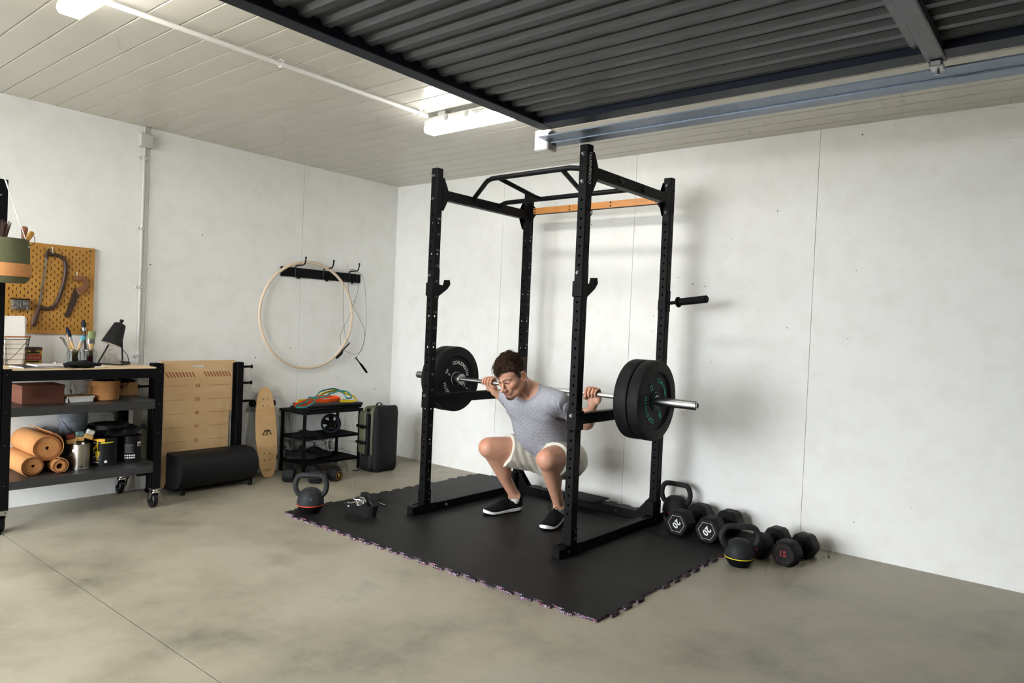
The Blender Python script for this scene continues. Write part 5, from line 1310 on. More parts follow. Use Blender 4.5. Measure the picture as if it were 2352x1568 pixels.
# ================================================================== kettlebells
def kettlebell(label, x, y, z0, rz, r, h, band_col, mark=None):
    t = thing('kettlebell', label, 'kettlebell', (x, y, z0), (0, 0, rz), 'kettlebells')
    body = [(0, .0), (r * .60, .0), (r * .66, .004), (r * .80, .020), (r * .93, r * .48), (r * .985, r * .62), (r * .985, r * .64), (r, r * .66), (r, r * .80), (r * .985, r * 1.0), (r * .90, r * 1.36), (r * .72, r * 1.66), (r * .45, r * 1.85), (0, r * 1.92)]
    lo = [q for q in body if q[1] <= r * .62] ; hi = [q for q in body if q[1] >= r * .66]
    M_KB = plain('kettlebell_coat', (.021, .022, .024, 1), .55, var=.15, scale=40, bump=.35, bscale=500)
    MB().lathe(lo + [(r * .95, r * .66)], 40).build('base_cup', M_BLACKMATTE, t)
    MB().lathe([(r * .95, r * .64)] + hi, 40).build('ball', M_KB, t)
    MB().lathe([(r * .97, r * .615), (r * 1.012, r * .62), (r * 1.012, r * .672), (r * .97, r * .68)], 40, closed=True).build('colour_band', band_col, t)
    w = .098; tr = .0165; zt = h - tr
    MB().tube(smooth_path([(-r * .62, 0, r * 1.18), (-w * .86, 0, r * 1.50), (-w, 0, r * 1.95), (-w * .96, 0, zt - .035), (-w * .80, 0, zt - .010), (-w * .55, 0, zt - .001), (0, 0, zt), (w * .55, 0, zt - .001), (w * .80, 0, zt - .010), (w * .96, 0, zt - .035), (w, 0, r * 1.95), (w * .86, 0, r * 1.50), (r * .62, 0, r * 1.18)], 4), tr, 14).build('handle', M_KB, t)
    if mark: text(MB(), mark, basis((.02, -r * .965, r * 1.22), (1, .18, 0), (0, .25, 1)), .030, .02).build('weight_mark', plain('embossed_grey', rgb(58, 60, 64), .5), t)
    return t
kettlebell('black kettlebell with orange band on the left corner of the mat', 1.300, -1.762, MT, R(39), .083, .252, plain('orange_band', rgb(226, 74, 26), .5), '16')
kettlebell('black kettlebell with yellow band in front of the dumbbells', 3.650, -.672, 0, R(36), .077, .228, plain('yellow_band', rgb(222, 204, 30), .5))
kettlebell('black kettlebell with red band against the wall behind the rack post', 2.99, -.105, MT, R(4), .083, .252, plain('red_band', rgb(196, 36, 28), .5))

# ================================================================== dipping belt with chain and pin on the mat
db = thing('dip_belt', 'black belt loop with silver chain and carabiners on the mat', 'dip belt', (1.52, -1.47, MT))
def q(x, y, z=0.0): return (x - 1.52, y + 1.47, z)
bpts = [q(1.42, -1.585, .045), q(1.53, -1.60, .04), q(1.62, -1.595, .04), q(1.665, -1.56, .04), q(1.66, -1.525, .042), q(1.60, -1.485, .046), q(1.48, -1.43, .05), q(1.37, -1.37, .052), q(1.32, -1.38, .05)]
def strap(pts, w, th, col, t, nm):
    P = smooth_path(pts, 6); n = len(P); vs = []; fs = []
    for i in range(n):
        d = P[min(i + 1, n - 1)] - P[max(0, i - 1)]; d.z = 0; nn = Vector((d.y, -d.x, 0)).normalized()
        w_ = w * (.55 + .45 * math.sin(math.pi * i / (n - 1)))
        for a, b in ((-1, -1), (1, -1), (1, 1), (-1, 1)): vs.append(P[i] + Vector((0, 0, a * w_ / 2)) + nn * (b * th / 2 + a * .008))
    for i in range(n - 1):
        for k in range(4): fs.append((i*4+k, i*4+(k+1) % 4, (i+1)*4+(k+1) % 4, (i+1)*4+k))
    fs.append((3, 2, 1, 0)); fs.append(tuple(range((n-1)*4, n*4)))
    return MB().add(vs, fs).build(nm, col, t, smooth=50)
strap(bpts, .075, .009, M_NYL, db, 'belt')
text(MB(), 'CORENGTH', basis(q(1.50, -1.449, .052), (-.92, -.4, 0), (0, 0, 1)) if False else basis(q(1.52, -1.462, .055), (.90, -.42, 0), (0.05, .1, 1)), .018, .01).build('lettering', plain('belt_grey_print', rgb(80, 80, 82), .6), db, smooth=0)
def link(c, d, up, s_=.011, r_=.0022):
    d = Vector(d).normalized(); up = Vector(up); s2 = d.cross(up).normalized(); c = Vector(c)
    return [c + d * (s_ * 1.25 * math.cos(a)) + s2 * (s_ * .62 * math.sin(a)) for a in [2 * math.pi * k / 12 for k in range(12)]]
rr = random.Random(11)
cpath = smooth_path([q(1.415, -1.57, .05), q(1.43, -1.50, .045), q(1.46, -1.53, .05), q(1.49, -1.50, .055), q(1.45, -1.46, .055), q(1.48, -1.54, .06), q(1.52, -1.55, .05), q(1.50, -1.49, .06), q(1.43, -1.43, .05), q(1.37, -1.42, .045), q(1.36, -1.46, .03)], 3)
for i in range(len(cpath) - 1):
    MB().tube(link((cpath[i] + cpath[i+1]) / 2, cpath[i+1] - cpath[i], (0, 0, 1) if i % 2 else (rr.uniform(-.3, .3), 1, .2)), .0024, 6, True).build('chain_link', M_CHROME, db)
for c_, a_ in ((q(1.45, -1.585, .05), -10), (q(1.375, -1.44, .05), 40)):
    ca, sa = math.cos(R(a_)), math.sin(R(a_)); l = []
    for k in range(20):
        a = 2 * math.pi * k / 20; u, v = .038 * math.cos(a), .015 * math.sin(a) * (1.2 if math.cos(a) > 0 else .8); l.append((c_[0] + u * ca - v * sa, c_[1] + u * sa + v * ca, c_[2] + .004 * math.sin(a)))
    MB().tube(l, .0038, 8, True).build('carabiner', M_CHROME, db)
pn = thing('steel_pin', 'short silver pin lying on the mat beside the belt', 'pin', (1.455, -1.305, MT + .006), (0, 0, R(-12)))
MB().cyl((-.045, 0, 0), (.05, 0, 0), .0058, n=10).build('rod', M_CHROME, pn); MB().cyl((-.05, 0, -.004), (-.05, 0, .022), .004, n=10).build('head', M_CHROME, pn)
# ================================================================== the man: smooth implicit surface meshed by surface nets
F32 = np.float32
def V3(*a): return np.array(a, dtype=F32)
class Prim:
    """kind: 'c' round cone a->b radii ra, rb; 'e' ellipsoid with axes matrix; sub: carve instead of add"""
    def __init__(s, kind, a, b=None, ra=0, rb=None, k=.02, ax=None, sub=False):
        s.kind, s.a, s.k, s.sub = kind, np.array(a, F32), k, sub
        if kind == 'c':
            s.b = np.array(b, F32); s.ra = ra; s.rb = ra if rb is None else rb
            s.cen = (s.a + s.b) / 2; s.rad = float(np.linalg.norm(s.b - s.a)) / 2 + max(s.ra, s.rb)
        else:
            s.r = np.array(ra, F32); s.ax = np.eye(3, dtype=F32) if ax is None else np.array(ax, F32); s.cen = s.a; s.rad = float(max(s.r))
    def d(s, P):
        x, y, z = P[..., 0] - s.a[0], P[..., 1] - s.a[1], P[..., 2] - s.a[2]
        if s.kind == 'c':
            ba = s.b - s.a; l2 = max(float(ba @ ba), 1e-9); bx, by, bz = (float(q) for q in ba)
            dt = x * bx; dt += y * by; dt += z * bz
            h = np.clip(dt * (1 / l2), 0, 1)
            pp = x * x; pp += y * y; pp += z * z
            pp += h * (h * l2 - 2 * dt)
            return np.sqrt(np.maximum(pp, 0)) - (s.ra + (s.rb - s.ra) * h)
        m = s.ax; r = s.r
        k0 = 0; k1 = 0
        for i in range(3):
            q = (x * m[i, 0] + y * m[i, 1] + z * m[i, 2]) * (1 / r[i]); q2 = q * q; k0 = k0 + q2; k1 = k1 + q2 * (1 / (r[i] * r[i]))
        k0 = np.sqrt(k0); k1 = np.sqrt(k1)
        return k0 * (k0 - 1) / np.maximum(k1, 1e-6)
def smin(a, b, k):
    h = np.maximum(k - np.abs(a - b), 0) / k
    return np.minimum(a, b) - h * h * k * .25
_near = {}
def near(prims, c, reach):
    """indices of the primitives whose surface may come within reach of point c"""
    if id(prims) not in _near:
        A = np.array([p.a for p in prims], F32); B = np.array([p.b if p.kind == 'c' else p.a for p in prims], F32)
        _near[id(prims)] = (prims, A, B - A, np.maximum(((B - A) ** 2).sum(1), 1e-9), np.array([(max(p.ra, p.rb) if p.kind == 'c' else p.rad) + p.k for p in prims], F32))
    _, A, BA, l2, rk = _near[id(prims)]
    pa = c - A; h = np.clip((pa * BA).sum(1) / l2, 0, 1); q = pa - h[:, None] * BA
    return np.nonzero(np.sqrt((q * q).sum(1)) - rk < reach)[0]
def field(prims, P, lo=None, hi=None):
    out = np.full(P.shape[:-1], .2, F32)
    if lo is not None: ids = near(prims, ((lo + hi) / 2).astype(F32), float(np.linalg.norm(hi - lo)) / 2 + .012)
    else: ids = range(len(prims))
    for i in ids:
        p = prims[i]; dd = p.d(P)
        out = -smin(-out, dd, p.k) if p.sub else smin(out, dd, p.k)
    return out
def surface(fn, lo, hi, h, n=20):
    """naive surface nets over a sparse block grid; fn(P, blo, bhi) -> signed distance"""
    lo = np.array(lo, np.float64); hi = np.array(hi, np.float64)
    dim = np.ceil((hi - lo) / h).astype(int); nb = np.ceil(dim / n).astype(int)
    NX, NY, NZ = (nb * n + 2)
    keys = []; verts = []; quads = [[], [], []]
    for bx in range(nb[0]):
        for by in range(nb[1]):
            for bz in range(nb[2]):
                o = np.array((bx, by, bz)) * n
                blo = lo + o * h; bhi = blo + n * h; c = (blo + bhi) / 2
                f0 = fn(c[None].astype(F32), blo - h, bhi + h)[0]
                if abs(f0) > n * h * .87 + .012: continue
                ax = [(lo[i] + (o[i] + np.arange(n + 1)) * h).astype(F32) for i in range(3)]
                P = np.moveaxis(np.stack(np.meshgrid(*ax, indexing='ij')), 0, -1)
                f = fn(P, blo, bhi)
                s = f < 0
                if s.all() or not s.any(): continue
                acc = np.zeros((n, n, n, 3), F32); cnt = np.zeros((n, n, n), F32)
                for axis in range(3):
                    sl0 = [slice(None)] * 3; sl1 = [slice(None)] * 3; sl0[axis] = slice(0, n); sl1[axis] = slice(1, n + 1)
                    fa, fb = f[tuple(sl0)], f[tuple(sl1)]
                    cr = (fa < 0) != (fb < 0)
                    t = np.where(cr, fa / np.where(cr, fa - fb, 1), 0).astype(F32)
                    o1, o2 = [i for i in range(3) if i != axis]
                    for d1 in (0, 1):
                        for d2 in (0, 1):
                            sl = [None] * 3; sl[axis] = slice(0, n); sl[o1] = slice(d1, d1 + n); sl[o2] = slice(d2, d2 + n); sl = tuple(sl)
                            m = cr[sl]; acc[..., axis] += t[sl]; cnt += m
                            if d1: acc[..., o1] += m
                            if d2: acc[..., o2] += m
                    sq = [slice(0, n)] * 3
                    ii = np.argwhere(cr[tuple(sq)] if cr.shape == (n, n, n) else cr[:n, :n, :n])
                    sg = (fa < 0)[:n, :n, :n][tuple(ii.T)]
                    quads[axis].append((ii + o, sg))
                act = np.argwhere(cnt > 0); ci = tuple(act.T)
                verts.append((act + o + acc[ci] / cnt[ci][:, None]) * h + lo)
                g = act + o; keys.append((g[:, 0].astype(np.int64) * NY + g[:, 1]) * NZ + g[:, 2])
    keys = np.concatenate(keys); verts = np.concatenate(verts); od = np.argsort(keys); keys = keys[od]; verts = verts[od]
    faces = []
    for axis in range(3):
        ii = np.concatenate([q[0] for q in quads[axis]]); sg = np.concatenate([q[1] for q in quads[axis]])
        o1, o2 = (axis + 1) % 3, (axis + 2) % 3
        ids = []; ok = np.ones(len(ii), bool)
        for d1, d2 in ((-1, -1), (0, -1), (0, 0), (-1, 0)):
            g = ii.copy(); g[:, o1] += d1; g[:, o2] += d2; ok &= (g >= 0).all(1)
            k = (g[:, 0].astype(np.int64) * NY + g[:, 1]) * NZ + g[:, 2]
            j = np.clip(np.searchsorted(keys, k), 0, len(keys) - 1); ok &= keys[j] == k; ids.append(j)
        q = np.stack(ids, 1); q[~sg] = q[~sg][:, ::-1]; faces.append(q[ok])
    return verts.astype(F32), np.concatenate(faces)
def np_mesh(name, v, f, mat, parent=None, attrs=None):
    me = bpy.data.meshes.new(name)
    me.vertices.add(len(v)); me.vertices.foreach_set('co', v.ravel())
    me.loops.add(f.size); me.loops.foreach_set('vertex_index', f.ravel().astype(np.int32))
    me.polygons.add(len(f)); me.polygons.foreach_set('loop_start', np.arange(0, f.size, 4, dtype=np.int32)); me.polygons.foreach_set('loop_total', np.full(len(f), 4, np.int32))
    me.update(calc_edges=True); me.validate()
    me.polygons.foreach_set('use_smooth', np.ones(len(me.polygons), bool))
    for nm, (ty, arr) in (attrs or {}).items():
        at = me.attributes.new(nm, ty, 'POINT'); at.data.foreach_set('color' if ty == 'FLOAT_COLOR' else 'vector', arr.astype(F32).ravel())
    me.materials.append(mat)
    return put(name, me, parent)
C, E = (lambda a, b, ra, rb=None, k=.02, sub=False: Prim('c', a, b, ra, rb, k, None, sub)), (lambda a, r, k=.02, ax=None, sub=False: Prim('e', a, None, r, None, k, ax, sub))
nrm = lambda v: np.array(v, float) / np.linalg.norm(v)
def lerp(a, b, t): return np.array(a, float) * (1 - t) + np.array(b, float) * t

J = dict(ankR=(2.117, -.720, .105), kneeR=(2.108, -1.0, .458), hipR=(2.275, -.60, .385), ankL=(2.482, -.712, .10), kneeL=(2.555, -.975, .446), hipL=(2.455, -.585, .385),
         shR=(2.155, -.875, .785), shL=(2.545, -.868, .788), elR=(2.085, -.64, .650), elL=(2.612, -.645, .652), wrR=(1.965, -.792, .795), wrL=(2.752, -.792, .792))
J = {k: np.array(v) for k, v in J.items()}

# ---- head frame: local x = his left, y = forward, z = up
HO = np.array((2.322, -1.048, .934))
ph, pt, rl_ = R(4), R(27), R(2)
Fh = np.array((-math.sin(ph) * math.cos(pt), -math.cos(ph) * math.cos(pt), -math.sin(pt))); Lh = nrm(np.array((math.cos(ph), -math.sin(ph), .0)) + np.array((0, 0, math.sin(rl_)))); Uh = nrm(np.cross(Fh, Lh)); Fh = np.cross(Lh, Uh)
HM = np.stack([Lh, Fh, Uh]).astype(F32)         # world -> local rows
def hw(x, y, z): return HO + Lh * x + Fh * y + Uh * z
def HE(c, r, k=.015, sub=False): return E(hw(*c), r, k, HM, sub)
def HC(a, b, ra, rb=None, k=.012, sub=False): return C(hw(*a), hw(*b), ra, rb, k, sub)
head = [HE((0, -.018, .038), (.0765, .097, .080)), HE((0, .030, .045), (.066, .064, .056), .03), HE((0, .024, -.028), (.061, .066, .084), .03)]
for s_ in (-1, 1):
    head += [HC((s_ * .056, -.012, -.045), (s_ * .040, .030, -.082), .016, .017, .03), HC((s_ * .040, .030, -.082), (s_ * .014, .072, -.103), .017, .017, .02),
             HE((s_ * .047, .058, -.020), (.018, .022, .016), .03), HC((s_ * .010, .093, .019), (s_ * .045, .076, .021), .0085, .008, .012)]
head += [HE((0, .076, -.104), (.020, .018, .016), .02), HC((0, .084, .018), (0, .112, -.032), .0080, .0095, .012), HE((0, .1205, -.037), (.0115, .0120, .0105), .010)]
for s_ in (-1, 1):
    head += [HE((s_ * .0135, .105, -.0415), (.0085, .012, .0078), .006), HE((s_ * .030, .100, .001), (.017, .016, .0115), .014, True), HE((s_ * .031, .0765, .0005), (.0152, .0148, .0132), .004)]
    head += [HC((s_ * .018, .0915, -.0015), (s_ * .044, .083, -.002), .0026, .0022, .004), HC((s_ * .017, .0920, .0062), (s_ * .045, .0835, .0050), .0034, .0028, .004)]   # eyelids
    head += [HE((s_ * .0065, .1135, -.0475), (.0035, .006, .0032), .003, True)]
head += [HE((0, .083, -.064), (.030, .020, .020), .02), HC((-.021, .0905, -.0655), (-.004, .1005, -.0615), .0042, .0048, .006), HC((.021, .0905, -.0655), (.004, .1005, -.0615), .0042, .0048, .006), HC((-.018, .090, -.0745), (.018, .090, -.0745), .0055, .0055, .008), HE((0, .0985, -.0755), (.012, .005, .0055), .008),
         HC((-.024, .0935, -.0685), (.024, .0935, -.0685), .0017, .0017, .003, True), HE((0, .096, -.086), (.014, .006, .005), .010, True)]
for s_ in (-1, 1):
    head += [HE((s_ * .0755, -.012, -.002), (.008, .018, .031), .008), HC((s_ * .083, -.020, .026), (s_ * .086, -.030, .006), .0045, .0045, .004), HC((s_ * .083, -.020, .026), (s_ * .080, -.002, .026), .0045, .004, .004), HC((s_ * .086, -.030, .006), (s_ * .079, -.012, -.030), .0045, .006, .004), HE((s_ * .086, -.012, .006), (.006, .010, .015), .004, True)]
nk0 = hw(0, -.035, -.055); nk1 = np.array((2.345, -.872, .835))
neck = [C(nk0, nk1, .053, .060, .025), C(hw(.052, -.03, -.055), np.array((2.375, -.975, .815)), .006, .006, .04), C(hw(-.052, -.03, -.055), np.array((2.325, -.985, .812)), .006, .006, .04)]
SP = nrm((-.03, -.315, .45)); SX = np.array((1., 0, 0)); SF = np.cross(SX, SP)   # SF points forward-down
TAX = np.stack([SX, SF, SP])
torso = [E((2.362, -.585, .405), (.155, .125, .115), .03), C((2.36, -.64, .49), (2.352, -.745, .64), .118, .125, .05), E((2.35, -.79, .70), (.165, .118, .155), .05, TAX),
         C((2.225, -.872, .765), (2.475, -.868, .768), .078, .078, .05), C((2.33, -.885, .845), J['shR'] + (0, .01, .01), .048, .048, .03), C((2.35, -.885, .845), J['shL'] + (0, .01, .01), .048, .048, .03)]
def arm(sd):
    sh, el, wr = J['sh' + sd], J['el' + sd], J['wr' + sd]
    d = nrm(wr - el)
    return [C(sh, el, .053, .043, .03), C(lerp(sh, el, .35), lerp(sh, el, .75), .051, .046, .03), C(el, wr, .041, .027, .02), C(lerp(el, wr, .12), lerp(el, wr, .45), .046, .040, .03), E(el, (.038, .038, .038), .02)]
def leg(sd):
    hp, kn, an = J['hip' + sd], J['knee' + sd], J['ank' + sd]
    d = nrm(an - kn); th = nrm(hp - kn); front = nrm(-(d + th)); post = nrm(th - d * (th @ d)); lat = nrm(np.cross(th, d)) * 1.0
    up = nrm(front - th * (front @ th))
    return [C(hp, lerp(hp, kn, .55), .096, .085, .04), C(lerp(hp, kn, .5), kn, .084, .064, .03), C(lerp(hp, kn, .35) + up * .02, lerp(hp, kn, .85) + up * .012, .074, .052, .03),
            E(kn, (.054, .054, .054), .015), E(kn + front * .026 + d * .006, (.033, .033, .033), .018), C(lerp(hp, kn, .62) + up * .012, lerp(hp, kn, .92) + up * .010, .074, .058, .02), C(kn + front * .018 + d * .045, kn + front * .012 + d * .085, .022, .018, .02),
            C(kn, an, .052, .034, .02), C(lerp(kn, an, .14) + post * .032, lerp(kn, an, .50) + post * .022, .056, .044, .03), C(lerp(kn, an, .2) + post * .030 + lat * .018, lerp(kn, an, .42) + post * .022 + lat * .016, .032, .026, .02),
            C(lerp(kn, an, .2) + post * .030 - lat * .018, lerp(kn, an, .46) + post * .022 - lat * .016, .032, .026, .02),
            C(lerp(hp, kn, .8) + lat * .03 - up * .012, kn + lat * .035 - up * .01 + d * .02, .024, .018, .02), C(lerp(hp, kn, .8) - lat * .03 - up * .012, kn - lat * .035 - up * .01 + d * .02, .024, .018, .02),
            C(an, an + np.array((0, -.02, -.06)), .036, .040, .02), E(an + np.array((.036, .0, .005)), (.012, .012, .014), .01), E(an + np.array((-.036, .0, .005)), (.012, .012, .014), .01)]
def hand(sd):
    sg = 1 if sd == 'L' else -1                     # fingers fan outwards from the index
    wr = J['wr' + sd]; xc = 2.768 if sd == 'L' else 1.942
    by, bz = BY, BZ
    q = [C(wr, (xc - sg * .006, by + .036, bz - .036), .027, .025, .015), E((xc, by + .0335, bz - .016), (.043, .0145, .042), .012), E((xc - sg * .020, by + .022, bz - .040), (.024, .019, .026), .014), E((xc + sg * .022, by + .026, bz - .036), (.020, .017, .028), .014)]
    for i, (dx, ln, r_) in enumerate(((-.031, 1.0, .0092), (-.010, 1.08, .0095), (.0115, 1.02, .0090), (.031, .86, .0080))):
        x = xc + sg * dx; fan = sg * dx * .10
        pts = [(x, by + .034, bz + .010), (x + fan, by + .017, bz + .0265 * ln + .004), (x + fan * 1.4, by - .014, bz + .0275 * ln), (x + fan * 1.2, by - .0275, bz + .004), (x + fan, by - .0235, bz - .014 * ln)]
        rs = [r_ * 1.12, r_ * 1.08, r_ * 1.02, r_ * .95, r_ * .82]
        for a, b, r0, r1 in zip(pts[:-1], pts[1:], rs[:-1], rs[1:]): q.append(C(a, b, r0, r1, .0045))
    t = [(xc - sg * .030, by + .030, bz - .040), (xc - sg * .046, by + .012, bz - .029), (xc - sg * .044, by - .012, bz - .0262), (xc - sg * .034, by - .027, bz - .016)]
    for a, b, r0, r1 in zip(t[:-1], t[1:], (.0145, .0115, .0105), (.0115, .0105, .0088)): q.append(C(a, b, r0, r1, .008))
    return q
BODY = head + neck + torso + arm('R') + arm('L') + leg('R') + leg('L')
HANDS = hand('R') + hand('L')
def body_fn(P, lo, hi):
    a = field(BODY, P, lo, hi); b = field(HANDS, P, lo, hi)
    return smin(a, b, .008)
bv, bf = surface(body_fn, (1.86, -1.22, .015), (2.87, -.42, 1.09), .0028)

def hairline(x, y):
    wf = np.clip((y - .012) / .050, 0, 1); wf = wf * wf * (3 - 2 * wf)
    side = np.where(y > -.035, -.012 + .010 * np.clip((y + .035) / .03, 0, 1), -.012 - .040 * np.clip((-.035 - y) / .035, 0, 1))
    return .068 * wf + side * (1 - wf)
# ---- skin colour: warm skin, redder knees and ears, lips, brows, stubble, goatee
Lc = (bv - HO.astype(F32)) @ HM.T
col = np.tile(np.array(rgb(206, 156, 130)[:3], F32), (len(bv), 1))
def paint(mask, c, w=1.0):
    global col
    m = np.clip(mask, 0, 1)[:, None] * w
    col = col * (1 - m) + np.array(rgb(*c)[:3], F32) * m
def blob(P, c, r): return np.clip(1.4 - 1.4 * np.sqrt((((P - np.array(c, F32)) / np.array(r, F32)) ** 2).sum(-1)), 0, 1)
rng = np.random.RandomState(3)
gn = np.sin(bv[:, 0] * 61 + 3 * np.sin(bv[:, 2] * 43)) * np.sin(bv[:, 1] * 53 + 2 * np.sin(bv[:, 0] * 37)) * np.sin(bv[:, 2] * 47)
paint(np.clip(gn * .5 + .1, 0, 1), (188, 130, 106), .45)
inhead = (np.abs(Lc[:, 0]) < .11) & (Lc[:, 2] > -.14) & (Lc[:, 1] > -.13)
for kn in ('kneeR', 'kneeL'): paint(blob(bv, J[kn] + np.array((0, -.04, .02)), (.05, .05, .06)), (198, 128, 104), .6)
for hx in (1.942, 2.768): paint(blob(bv, (hx, BY, BZ), (.07, .07, .06)), (204, 140, 114), .55)
for s_ in (-1, 1):
    paint(blob(Lc, (s_ * .045, .07, -.03), (.025, .03, .022)), (204, 130, 106), .5)
    paint(blob(Lc, (s_ * .083, -.014, 0), (.014, .024, .038)), (206, 128, 106), .7)
    br = np.clip(1 - np.abs((Lc[:, 2] - (.0205 + .006 * np.sin(np.clip((np.abs(Lc[:, 0]) - .010) / .042, 0, 1) * 2.6))) / .0062), 0, 1) * ((np.abs(Lc[:, 0]) > .010) & (np.abs(Lc[:, 0]) < .052) & (Lc[:, 1] > .06) & (np.sign(Lc[:, 0]) == s_))
    paint(br * 1.6, (58, 40, 30), .9)
    paint(blob(Lc, (s_ * .031, .094, .0012), (.020, .02, .0075)), (104, 66, 52), .8)
    paint(blob(Lc, (s_ * .030, .096, .0040), (.0165, .02, .0068)), (24, 17, 15), 1.0)
paint(blob(Lc, (0, .103, -.069), (.027, .022, .0115)), (166, 84, 76), .9)
paint(np.clip(1 - np.abs((Lc[:, 2] + .0682) / .0022), 0, 1) * (np.abs(Lc[:, 0]) < .023) * (Lc[:, 1] > .085), (96, 46, 42), .8)
paint(blob(Lc, (0, .112, -.036), (.016, .012, .012)), (206, 132, 106), .5)
jaw = inhead & (Lc[:, 2] < -.035) & (Lc[:, 1] > -.03) & (Lc[:, 2] > -.125)
paint(jaw * np.clip((-.035 - Lc[:, 2]) / .03, 0, 1), (150, 108, 88), .35)
st = .5 + .5 * np.sin(bv[:, 0] * 900) * np.sin(bv[:, 1] * 870 + 1) * np.sin(bv[:, 2] * 930)
paint(blob(Lc, (0, .092, -.106), (.044, .050, .024)) * (.85 + .4 * st), (46, 32, 25), .97)
for s_ in (-1, 1): paint(blob(Lc, (s_ * .034, .055, -.104), (.022, .040, .016)) * (.5 + .5 * st), (84, 60, 48), .7)
mo = np.clip(1.5 - np.abs((Lc[:, 2] + .0545) / .0055), 0, 1) * (np.abs(Lc[:, 0]) < .024) * (Lc[:, 1] > .07)
paint(mo * (.7 + .3 * st), (78, 52, 42), .85)
scalp = np.clip((Lc[:, 2] - hairline(Lc[:, 0], Lc[:, 1])) / .012 + .6, 0, 1) * inhead * (np.abs(Lc[:, 0]) < .079)
paint(scalp, (52, 38, 30), .95)
for s_ in (-1, 1): paint(blob(Lc, (s_ * .027, .082, -.080), (.006, .012, .022)) * (.5 + .5 * st), (92, 64, 50), .6)
g = N('skin'); at = g.node('ShaderNodeAttribute', attribute_name='tint')
g.base(g.mix(g.math('MULTIPLY', g.noise(260, 2), .10), at.outputs['Color'], rgb(150, 96, 76)))
g.set(Roughness=.48, Subsurface_Weight=.08, Subsurface_Scale=.02); g.p.inputs['Subsurface Radius'].default_value = (1, .35, .2)
g.bump(g.noise(420, 2), .12, .0008)
man = np_mesh('person', bv, bf, g.m, None, {'tint': ('FLOAT_COLOR', np.c_[col, np.ones(len(col), F32)])})
tag(man, 'man in grey t-shirt and cream shorts squatting under the barbell', 'person')

# ---- hair: soft cap plus many tapered locks
def hair_fn(P, lo, hi):
    q = (P - HO.astype(F32)) @ HM.T
    base = [HE((0, -.018, .046), (.0815, .1035, .0845)), HE((0, .030, .075), (.067, .062, .046), .03), HE((.0, .046, .092), (.050, .036, .026), .03)]
    d = field(base, P)
    cut = hairline(q[..., 0], q[..., 1]) - q[..., 2]
    rip = .0022 * np.sin(q[..., 0] * 190 + 30 * q[..., 1]) * np.sin(q[..., 1] * 120 + 25 * q[..., 2]) + .0015 * np.sin(q[..., 0] * 420 + q[..., 2] * 160)
    return np.maximum(d + rip + .0035 * np.clip((.05 - q[..., 2]) / .05, 0, 1), cut)
hv, hf = surface(hair_fn, HO - .17, HO + .17, .0032)
g = N('dark_brown_hair'); nz = g.noise(60, 4, .6); g.base(g.ramp(nz, [(.3, rgb(36, 26, 19)), (.7, rgb(76, 56, 42))])); g.set(Roughness=.65, Specular_IOR_Level=.15); g.bump(g.noise(300, 2), .5, .002); M_HAIR = g.m
np_mesh('hair', hv, hf, M_HAIR, man)
locks = MB(); rr = random.Random(21)
for i in range(5200):
    th = rr.uniform(-math.pi, math.pi); z = rr.uniform(-.75, 1.0); rad = math.sqrt(max(0, 1 - z * z)); dx, dy = rad * math.sin(th), rad * math.cos(th)
    x, y, zz = .0800 * dx, -.018 + .1025 * dy, .046 + .083 * z
    if zz < float(hairline(np.float64(x), np.float64(y))) + .002: continue
    if y > .02 and z > .2: x, y, zz = x * .88, y + .006, zz + .010 * (1 - z) + .004
    topness = max(0, min(1, (zz - .050) / .05)) * (1 if y > -.07 else .35)
    n_ = Vector((dx, dy, z)).normalized()
    sw = math.sin(x * 70 + y * 40) * .5
    flow = Vector((-.45 + sw + rr.gauss(0, .28), .8 + rr.gauss(0, .25), .1 * topness + rr.gauss(0, .15))) if topness > .2 else Vector((rr.gauss(0, .15), -.3 + .3 * max(0, y) / .1, -1.0))
    tang = (flow - n_ * flow.dot(n_)); tang.normalize()
    ln = (.020 + .024 * topness) * rr.uniform(.7, 1.25) if topness > .2 else rr.uniform(.008, .015)
    lift = (.12 + .42 * topness) * rr.uniform(.3, 1.15) if topness > .2 else .04
    p0 = Vector((x, y, zz)) - n_ * .003; p1 = p0 + (tang * .55 + n_ * lift) * ln; p2 = p0 + (tang * 1.05 + n_ * lift * .75) * ln
    if topness > .2 and y > .055: p2 += Vector((-.004, .004, -.012))
    W3 = lambda p: Vector(hw(p.x, p.y, p.z))
    r0 = .0013 + .0008 * topness
    locks.tube(smooth_path([W3(p0), W3(p1), W3(p2)], 2), [r0, r0, r0 * .85, r0 * .6, .0003], 4, caps=False)
for i in range(150):                                  # fringe falling forward, longest on his right
    x = rr.uniform(-.064, .050); lg_ = .030 + .030 * max(0, min(1, (.02 - x) / .07)); p0 = Vector((x * .95, .064 - x * x * 6, .092 - abs(x) * .15 + rr.uniform(-.006, .006)))
    p1 = p0 + Vector((-.006, .022 - abs(x) * .1, -.008 + rr.uniform(-.003, .004))); p2 = p1 + Vector((-.008 + rr.gauss(0, .004), .004, -lg_ * rr.uniform(.55, 1.0)))
    W3 = lambda p: Vector(hw(p.x, p.y, p.z)); r0 = rr.uniform(.0018, .0032); locks.tube(smooth_path([W3(p0), W3(p1), W3(p2)], 3), [r0] * 4 + [r0 * .8, r0 * .5, .0003], 4, caps=False)
tag(locks.build('hair_locks', M_HAIR, man, smooth=80), kind='stuff')

